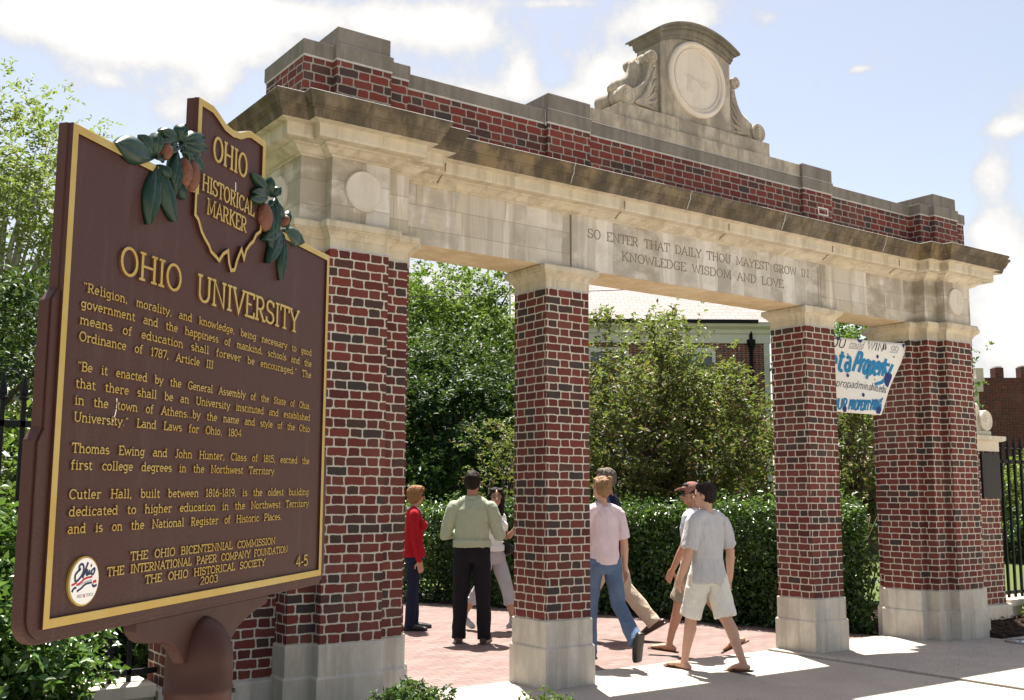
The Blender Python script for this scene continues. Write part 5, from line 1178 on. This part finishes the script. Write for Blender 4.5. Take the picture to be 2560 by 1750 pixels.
def tree(name, label, cat, base, height_crown, radii, nclump, per, cr, size, mat, bark=BARK, trunk_r=.12, seed=1, shell=.5, group=None, limbs=10, lean=(0, 0), flat=.75, up_=.35, aspect=.5, cut=None, fork=.35):
    root = thing(name, label, cat, base, 0, group); cz = height_crown
    P, O, cl_, DD = crown_pts((lean[0], lean[1], cz), radii, nclump, per, cr, shell, flat, seed, cut)
    leaves('crown', P, size, mat, root, up_, O, aspect, .25, DD)
    mb = MB(); r_ = random.Random(seed); fz = max(.3, (cz-radii[2])*1.0+radii[2]*fork)
    top = Vector((lean[0]*.8, lean[1]*.8, cz+radii[2]*.45)); mid = Vector((lean[0]*.35+r_.uniform(-.1, .1), lean[1]*.35+r_.uniform(-.1, .1), fz))
    pts = [Vector((0, 0, -.15)), Vector((0, 0, .2)), mid, mid.lerp(top, .5)+Vector((r_.uniform(-.15, .15), r_.uniform(-.15, .15), 0)), top]
    mb.tube(pts, [trunk_r*1.35, trunk_r*1.05, trunk_r*.75, trunk_r*.45, trunk_r*.12], 9)
    idx = r_.sample(range(len(cl_)), min(limbs, len(cl_)))
    for i in idx:
        e = Vector(cl_[i]); t = r_.uniform(.05, .75); s_ = mid.lerp(top, t*.8); mm = s_.lerp(e, .5)+Vector((r_.uniform(-.15, .15), r_.uniform(-.15, .15), .12))
        mb.tube([s_, mm, s_.lerp(e, .8)+Vector((0, 0, .05)), e], [trunk_r*.38, trunk_r*.26, trunk_r*.15, trunk_r*.04], 6)
    mb.build('trunk', bark, root, recalc=False); return root
HEDGE = leaf_mat('hedge_leaf', [(.014, .038, .008), (.026, .064, .011), (.044, .098, .016), (.075, .145, .026)], .34, .30, .55)
LAUREL = leaf_mat('laurel_leaf', [(.028, .07, .012), (.046, .115, .02), (.075, .16, .03), (.11, .20, .05)], .35, .30, .5)
GREEN = leaf_mat('tree_leaf', [(.006, .024, .006), (.012, .040, .008), (.022, .062, .011), (.045, .095, .018)], .26, .5, .3)
LIGHT = leaf_mat('light_leaf', [(.13, .17, .035), (.18, .22, .05), (.23, .26, .07), (.26, .28, .11)], .5, .5, .3)
CRAB = leaf_mat('crabapple_leaf', [(.055, .066, .020), (.085, .10, .030), (.12, .12, .040), (.15, .10, .042), (.11, .135, .045), (.22, .07, .035)], .5, .42, .35)
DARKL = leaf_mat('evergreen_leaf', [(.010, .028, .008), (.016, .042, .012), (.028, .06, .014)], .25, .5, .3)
YELL = leaf_mat('yellow_green_leaf', [(.12, .19, .02), (.16, .23, .03), (.21, .27, .04)], .4, .5, .3)
BOX = leaf_mat('boxwood_leaf', [(.020, .055, .012), (.032, .08, .016), (.05, .10, .022)], .3, .45, .35); BOXY = leaf_mat('boxwood_shoot', [(.06, .12, .015), (.09, .16, .02), (.13, .19, .03)], .35, .45, .35)
# clipped hedge along the path, three runs of shrubs
HL = [(-1.6, 15.6), (1.45, 9.45), (2.80, 6.55), (4.22, 3.50), (4.70, 1.50), (5.35, .80)]
def hedge_run(pts, n, h, label, seed):
    r_ = np.random.default_rng(seed); cum = [0]
    for a, b in zip(pts, pts[1:]): cum.append(cum[-1]+math.dist(a, b))
    P = []; O = []; L = cum[-1]; dep = 1.15
    while len(P) < n:
        s_ = r_.random()*L; k = max(i for i in range(len(pts)-1) if cum[i] <= s_); t = (s_-cum[k])/(cum[k+1]-cum[k]); a, b = pts[k], pts[k+1]
        x, y = a[0]+(b[0]-a[0])*t, a[1]+(b[1]-a[1])*t; dx, dy = (b[0]-a[0]), (b[1]-a[1]); l = math.hypot(dx, dy); nx, ny = -dy/l, dx/l
        if nx < 0: nx, ny = -nx, -ny
        # clumped face and top
        bulge = .20*noise.noise((x*1.5, y*1.5, 0))+.12*noise.noise((x*4.2, y*4.2, 4))
        if r_.random() < .62:
            z = h*r_.random(); q_ = -bulge-.12*noise.noise((s_*3.2, z*3.2, 7))+abs(r_.normal())*.10; q_ += .16*(max(0, z/h-.80)/.2)**2 + .10*max(0, .25-z/h); o_ = (-nx, -ny, .2)
        else:
            q_ = r_.random()*dep; z = h-.03+.12*noise.noise((x*2.2+q_*3, y*2.2, 2))+.07*noise.noise((x*11, y*11+q_*8, 2))-abs(r_.normal())*.10+(.05+.15*r_.random())*(r_.random() < .17); o_ = (-nx*.15, -ny*.15, 1)
        P.append((x+nx*q_, y+ny*q_, max(z, .02))); O.append(o_)
    P = np.array(P); O = np.array(O)
    c = P.mean(0); c[2] = 0; root = thing('hedge', label, 'hedge', tuple(c), 0, 'clipped hedge along the brick path'); leaves('foliage', P-c, .062, HEDGE, root, .25, O, .55)
    mb = MB()
    inner = [(pts[0], pts)]
    lft = []; rgt = []
    for k in range(len(pts)):
        a, b = pts[max(0, k-1)], pts[min(len(pts)-1, k+1)]; dx, dy = b[0]-a[0], b[1]-a[1]; l = math.hypot(dx, dy); nx, ny = -dy/l, dx/l
        if nx < 0: nx, ny = -nx, -ny
        lft.append((pts[k][0]+nx*.20-c[0], pts[k][1]+ny*.20-c[1])); rgt.append((pts[k][0]+nx*dep-c[0], pts[k][1]+ny*dep-c[1]))
    for k in range(len(pts)):
        for _ in range(5):
            x, y = np.array(lft[k])*(1-(t := r_.random()))+np.array(rgt[k])*t; mb.tube([(x, y, 0), (x+r_.normal()*.1, y+r_.normal()*.1, h*.5), (x+r_.normal()*.25, y+r_.normal()*.25, h*.9)], [.014, .010, .004], 5)
    mb.build('stems', BARK, root, recalc=False)
    # twiggy dark core that closes the view through
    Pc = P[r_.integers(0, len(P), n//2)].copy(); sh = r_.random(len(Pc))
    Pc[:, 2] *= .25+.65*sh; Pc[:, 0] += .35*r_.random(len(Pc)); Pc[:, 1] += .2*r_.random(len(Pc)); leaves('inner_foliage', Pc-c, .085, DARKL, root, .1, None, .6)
hedge_run(HL[0:3], 22000, 1.42, 'far run of clipped glossy green hedge behind the people on the left', 3)
hedge_run(HL[2:4], 20000, 1.42, 'middle run of clipped glossy green hedge behind the grey shirted man', 4)
hedge_run(HL[3:6], 16000, 1.46, 'near run of clipped hedge between the last pillar and right pier', 5)
# crabapples behind the hedge
tree('crabapple_tree', 'small pale leaved crabapple sapling at the left edge of the second pillar', 'tree', (5.3, 8.0, 0), 1.75, (1.05, .9, 1.25), 70, 75, .16, .062, CRAB, trunk_r=.05, seed=11, shell=.3, group='crabapple trees behind the hedge', limbs=26, aspect=.5)
tree('crabapple_tree', 'wide bronze leaved crabapple tree in the middle opening, before the hall', 'tree', (6.62, 5.54, 0), 2.30, (2.25, 1.6, 2.10), 470, 105, .19, .078, CRAB, trunk_r=.09, seed=12, shell=.25, group='crabapple trees behind the hedge', limbs=60, aspect=.5)
tree('crabapple_tree', 'bronze leaved crabapple tree below the painted banner', 'tree', (8.40, 3.25, 0), 2.0, (1.2, 1.1, 1.6), 190, 85, .19, .066, CRAB, trunk_r=.08, seed=13, shell=.25, group='crabapple trees behind the hedge', limbs=40, aspect=.5)
tree('shade_tree', 'dense dark green shade tree filling the lower part of the left opening', 'tree', (8.4, 14.6, 0), 2.55, (3.5, 3.2, 2.75), 520, 150, .34, .12, GREEN, trunk_r=.25, seed=21, shell=.45, limbs=30)
tree('sunlit_top_tree', 'bright feathery crown added for the sunlit top of the dark tree in the left opening', 'tree', (10.3, 18.4, 0), 5.0, (3.3, 3.0, 2.95), 420, 130, .36, .14, leaf_mat('sunlit_top_leaf', [(.06, .12, .015), (.09, .16, .022), (.13, .20, .03), (.18, .23, .05)], .45, .5, .3), trunk_r=.22, seed=23, shell=.3, limbs=40)  # sunlight on the tree top put into a second, paler crown
tree('shade_tree', 'bright green tree top above the banner, beyond the hall', 'tree', (20.4, 11.6, 0), 4.6, (2.6, 2.4, 2.5), 220, 90, .32, .12, leaf_mat('bright_leaf', [(.05, .11, .015), (.08, .15, .02), (.13, .2, .03)], .4, .45, .4), trunk_r=.2, seed=22, shell=.4, limbs=16)
tree('sycamore_tree', 'tall airy light green tree with a pale trunk left of the marker', 'tree', (-1.45, 16.7, 0), 6.2, (2.15, 2.2, 4.3), 360, 62, .30, .12, LIGHT, bark=PALEB, trunk_r=.16, seed=31, shell=.25, limbs=60, fork=.1)
tree('understory_tree', 'dark evergreen tree under the tall light green tree', 'tree', (-2.6, 10.2, 0), 2.6, (1.9, 1.7, 2.4), 260, 90, .26, .10, DARKL, trunk_r=.12, seed=32, shell=.35, limbs=24)
tree('shrub', 'sunlit yellow green shrub behind the left iron fence', 'shrub', (-3.75, 2.3, 0), 1.1, (.95, .8, 1.05), 130, 70, .15, .07, leaf_mat('shrub_leaf', [(.04, .08, .015), (.09, .14, .02), (.15, .2, .03)], .4, .45, .3), trunk_r=.04, seed=33, shell=.35, limbs=14)
tree('shrub', 'yellow green shrub on the lawn behind the right fence', 'shrub', (21.9, 8.0, 0), 1.45, (1.9, 1.6, 1.0), 190, 90, .26, .12, YELL, trunk_r=.05, seed=34, shell=.4, limbs=12)
tree('shrub', 'low dark green shrub in front of the yellow green one behind the right fence', 'shrub', (20.9, 7.3, 0), .62, (1.2, 1.0, .55), 110, 80, .2, .10, HEDGE, trunk_r=.05, seed=35, shell=.4, limbs=10)
tree('shrub', 'low dark shrub behind the left fence, beside the brick pier', 'shrub', (-3.2, 1.25, 0), .62, (.85, .5, .70), 150, 80, .14, .07, DARKL, trunk_r=.03, seed=43, shell=.3, limbs=14)
tree('laurel_bush', 'glossy green laurel bush in front of the left fence, beside the marker', 'shrub', (-4.47, -.70, 0), .56, (.60, .55, .86), 300, 110, .11, .058, LAUREL, trunk_r=.04, seed=36, shell=.55, limbs=20, up_=.5, aspect=.52)
tree('laurel_bush', 'low glossy laurel bush under the lower edge of the marker', 'shrub', (-4.50, -.85, 0), .42, (.42, .36, .50), 130, 80, .10, .056, LAUREL, trunk_r=.03, seed=37, shell=.5, limbs=14, up_=.5, aspect=.52)
def sprig_bush(label, base, cz, rad, n, mat, seed, ls):
    root = thing('boxwood_bush', label, 'shrub', base, 0, 'boxwood bushes at the front edge'); r_ = np.random.default_rng(seed); P = []; O = []; mb = MB()
    for _ in range(n):
        d = r_.normal(size=3); d /= np.linalg.norm(d); d[2] = abs(d[2])*.9+.1 if r_.random() < .8 else d[2]
        p = np.array((0, 0, cz))+d*np.array(rad)*(.72+.28*r_.random()); g_ = d*.55+np.array((0, 0, .9))+r_.normal(size=3)*.22; g_ /= np.linalg.norm(g_); L = .05+.07*r_.random()
        t = r_.random((26, 1)); P.append(p+g_*L*t+r_.normal(size=(26, 3))*.007*(1.2-t)); O.append(np.repeat((g_*.6+d*.4)[None], 26, 0))
        mb.tube([p-g_*.05, p+g_*L*.9], [.0022, .0010], 4)
    leaves('foliage', np.concatenate(P), ls, mat, root, .1, np.concatenate(O), .46)
    for _ in range(30):
        d = Vector(r_.normal(size=3)).normalized(); d.z = abs(d.z); mb.tube([(0, 0, .02), Vector((0, 0, cz*.5))+d*.08, Vector((0, 0, cz))+Vector((d.x*rad[0], d.y*rad[1], d.z*rad[2]))*.75], [.006, .004, .002], 5)
    mb.build('stems', BARK, root, recalc=False)
sprig_bush('dark feathery boxwood bush at the foot of the left pier', (-3.02, -3.0, 0), .42, (.23, .23, .27), 620, BOX, 38, .026)
sprig_bush('yellow green boxwood tip at the foot of the next pillar', (-2.56, -3.34, 0), .40, (.19, .19, .25), 420, BOXY, 39, .026)
tree('hosta_plant', 'small pale leaved plant growing in the mulch bed on the right', 'plant', (7.35, -.12, .12), .10, (.16, .13, .08), 16, 10, .05, .10, LIGHT, trunk_r=.01, seed=40, shell=.4, limbs=8, aspect=.6)
# far wood behind everything on the left
P = []
for _ in range(46):
    a = math.radians(random.uniform(-30, 40)); d_ = random.uniform(48, 70); c = (-5+d_*math.sin(a), -7+d_*math.cos(a), random.uniform(1.5, 4.2)); r_ = random.uniform(2, 3.6)
    x = rng.normal(size=(900, 3)); x /= np.linalg.norm(x, axis=1)[:, None]; P.append(np.array(c)+x*r_*(.7+.4*rng.random((900, 1))))
o = leaves('distant_wood', np.concatenate(P), .42, GREEN, None, .3, None, .7); o['kind'] = 'stuff'

# ------------------------------------------------------------------ iron fences on stone curbs
IRON = plain('black_iron', (.009, .009, .010), .6, .15, 0, .3, 40)
def fence(label, x0, x1, y, off=.07, sp_=.124):
    root = thing('iron_fence', label, 'fence', ((x0+x1)/2, y, 0), 0, 'iron fences beside the gate'); c = (x0+x1)/2
    for z, h in ((2.005, .022), (.405, .018)):
        mb = MB(); mb.box(x0-c, x1-c, -.014, .014, z-h, z+h); mb.build('rail', IRON, root, bevel=.003)
    mb = MB(); mb.box(-.014, .014, -.014, .014, .34, 2.16)
    mb.lathe([(.018, 2.155), (.030, 2.163), (.034, 2.172), (.026, 2.182), (.020, 2.190), (.026, 2.198), (.020, 2.235), (.010, 2.29), (.001, 2.335)], (0, 0, 0), 10)
    first = mb.build('picket', IRON, root); n = int((x1-x0-off)/sp_); first.location = (x0-c+off, 0, 0)
    for k in range(1, n):
        o = first.copy(); C.objects.link(o); o.parent = root; o.location = (x0-c+off+sp_*k, 0, 0)
fence('black spear topped iron fence left of the gate, behind the marker', -9.0, -3.10, .22, .015)
fence('black spear topped iron fence right of the gate, before the lawn', 6.945, 12.2, .22, .06, .15)
for nm, a, b in (('low stone curb under the left iron fence', -9.0, -3.155), ('low stone curb under the right iron fence', 6.995, 12.2)):
    mb = MB(); mb.box(a, b, .06, .38, -.1, .262, 0); mb.box(a-.0, b+.0, .03, .41, .2625, .345, 1); o = mb.build('stone_curb', [PLINTH, STONE], None, bevel=.006); tag(o, nm, 'curb', 'stone curbs under the fences')
# lantern beyond the fence
lp = thing('lamp_post', 'white capped lantern on a post beyond the left fence', 'lamp post', (-3.135, 6.03, 0))
mb = MB(); mb.tube([(0, 0, 0), (0, 0, 1.75)], [.045, .035], 10); mb.build('post', IRON, lp)
mb = MB(); mb.lathe([(.045, 1.75), (.075, 1.97), (.07, 1.975)], (0, 0, 0), 6, smooth=False); mb.build('lantern', plain('frosted_glass', (.55, .55, .52), .3), lp)
mb = MB(); mb.lathe([(.11, 1.975), (.105, 1.99), (.03, 2.06), (.012, 2.07), (.001, 2.10)], (0, 0, 0), 8, smooth=False); mb.build('cap', plain('white_metal', (.7, .7, .68), .4), lp)

# ------------------------------------------------------------------ the hall behind
FARB = brick_mat('hall_brick', mortar=(.36, .30, .26), dark=.12, dirt=.5, tint=(1.1, 1.05, 1.0))
TRIM = plain('painted_trim', (.62, .585, .53), .6, .2, 0, .06, 4); GLASSN = NT('window_glass', .06, .6); GLASSN.col((.05, .065, .08)); WGLASS = GLASSN.m
e = Vector((.823, -.568, 0)).normalized(); hall = thing('brick_hall', 'brick hall with a pale tiled roof and white cornice behind the crabapples', 'building', (19.22, 14.2, 0), math.atan2(e.y, e.x))
# local frame: x along the facade, 0 at the right corner; y into the building
mb = MB(); mb.loft(rect(-7.4, 0, 0, 7), [(0, -.3), (0, 6.12)]); mb.build('wall', FARB, hall)
mb = MB(); mb.loft(rect(-7.4, 0, 0, 7), [(.04, 6.1), (.04, 6.36), (.10, 6.40), (.10, 6.50), (.28, 6.58), (.30, 6.68)]); mb.build('cornice', TRIM, hall)
mb = MB(); mb.box(-7.7, -.4, -.42, -.30, 6.66, 6.76); mb.build('gutter', IRON, hall)
q = NT('roof_tile', .8, .2); p_ = q.obj(); br = q.n('ShaderNodeTexBrick'); br.inputs['Scale'].default_value = 1; br.inputs['Brick Width'].default_value = .25; br.inputs['Row Height'].default_value = .16; br.inputs['Mortar Size'].default_value = .010; br.inputs['Color1'].default_value = (.27, .245, .23, 1); br.inputs['Color2'].default_value = (.31, .285, .27, 1); br.inputs['Mortar'].default_value = (.20, .18, .165, 1); q.put(br.inputs['Vector'], p_); q.col(br.outputs['Color'])
mb = MB(); mb.add([(-7.75, -.34, 6.69), (.35, -.34, 6.69), (.35, 3.5, 9.6), (-7.75, 3.5, 9.6), (.35, 7.34, 6.69), (-7.75, 7.34, 6.69)], [(0, 1, 2, 3), (3, 2, 4, 5), (0, 3, 5), (1, 4, 2), (0, 5, 4, 1)]); mb.build('roof', q.m, hall)
mb = MB(); mb.tube([(-.55, -.06, 6.45), (-.55, -.06, .2)], .05, 10); mb.lathe([(.05, 5.85), (.13, 6.1), (.13, 6.2)], (-.55, -.07, 0), 10); mb.build('downspout', IRON, hall)
mb = MB(); mb.box(-.16, .012, -.012, .02, -.2, 6.11); mb.build('corner_board', TRIM, hall)
for xw in (-4.85, -2.25, -6.7):
    for z0, z1 in ((4.55, 5.95), (1.2, 3.2)):
        mb = MB(); w2 = .62
        for a in ((xw-w2, xw-w2+.10, z0, z1), (xw+w2-.10, xw+w2, z0, z1), (xw-w2+.10, xw+w2-.10, z1-.14, z1), (xw-w2+.10, xw+w2-.10, z0, z0+.10), (xw-.03, xw+.03, z0+.10, z1-.14), (xw-w2+.10, xw-.03, (z0+z1)/2-.025, (z0+z1)/2+.025), (xw+.03, xw+w2-.10, (z0+z1)/2-.025, (z0+z1)/2+.025)): mb.box(a[0], a[1], -.05, .02, a[2], a[3])
        fr_ = mb.build('window', TRIM, hall); mb = MB(); mb.box(xw-w2+.05, xw+w2-.05, -.020, .01, z0+.05, z1-.05); mb.build('pane', WGLASS, fr_)
# red brick block far right
fb = thing('brick_building', 'distant red brick building with roof stubs, beyond the right fence', 'building', (36.55, 17.9, 0), math.atan2(-.58, .815))
FARB2 = brick_mat('far_brick', mortar=(.17, .11, .085), dark=.1, dirt=.3, joint=.008, tint=(.72, .9, .85))
mb = MB(); mb.loft(rect(0, 14, 0, 9), [(0, -.3), (0, 6.55), ]); mb.build('wall', FARB2, fb)
for a, h in ((.75, 6.98), (1.85, 7.02), (3.4, 7.0)):
    mb = MB(); mb.box(a, a+.36, .02, .5, 6.50, h, 0); mb.box(a+.05, a+.31, .06, .45, h, h+.06, 1); mb.build('chimney', [FARB2, TRIM], fb)
mb = MB(); mb.box(-.16, .16, -.10, .4, 5.95, 6.35); mb.box(-.22, .22, -.16, .4, 6.35, 6.5); mb.box(-.10, .22, -.06, .4, 6.5, 6.95); mb.box(-.30, -.02, -.05, .2, 4.2, 5.95); mb.build('stone_trim', STONE, fb)
# thin cable over the roofs
cb = MB(); a, b = Vector((4.4, 18.6, 6.69)), Vector((16.65, 10.4, 7.1)); a2 = a+(a-b)*.8; b2 = b+(b-a)*.06
cb.tube([a2.lerp(b2, t)+Vector((0, 0, -.25*math.sin(PI*t))) for t in np.linspace(0, 1, 14)], .010, 5); o = cb.build('overhead_cable', IRON, None); tag(o, 'thin black overhead cable crossing in front of the hall roof', 'cable')
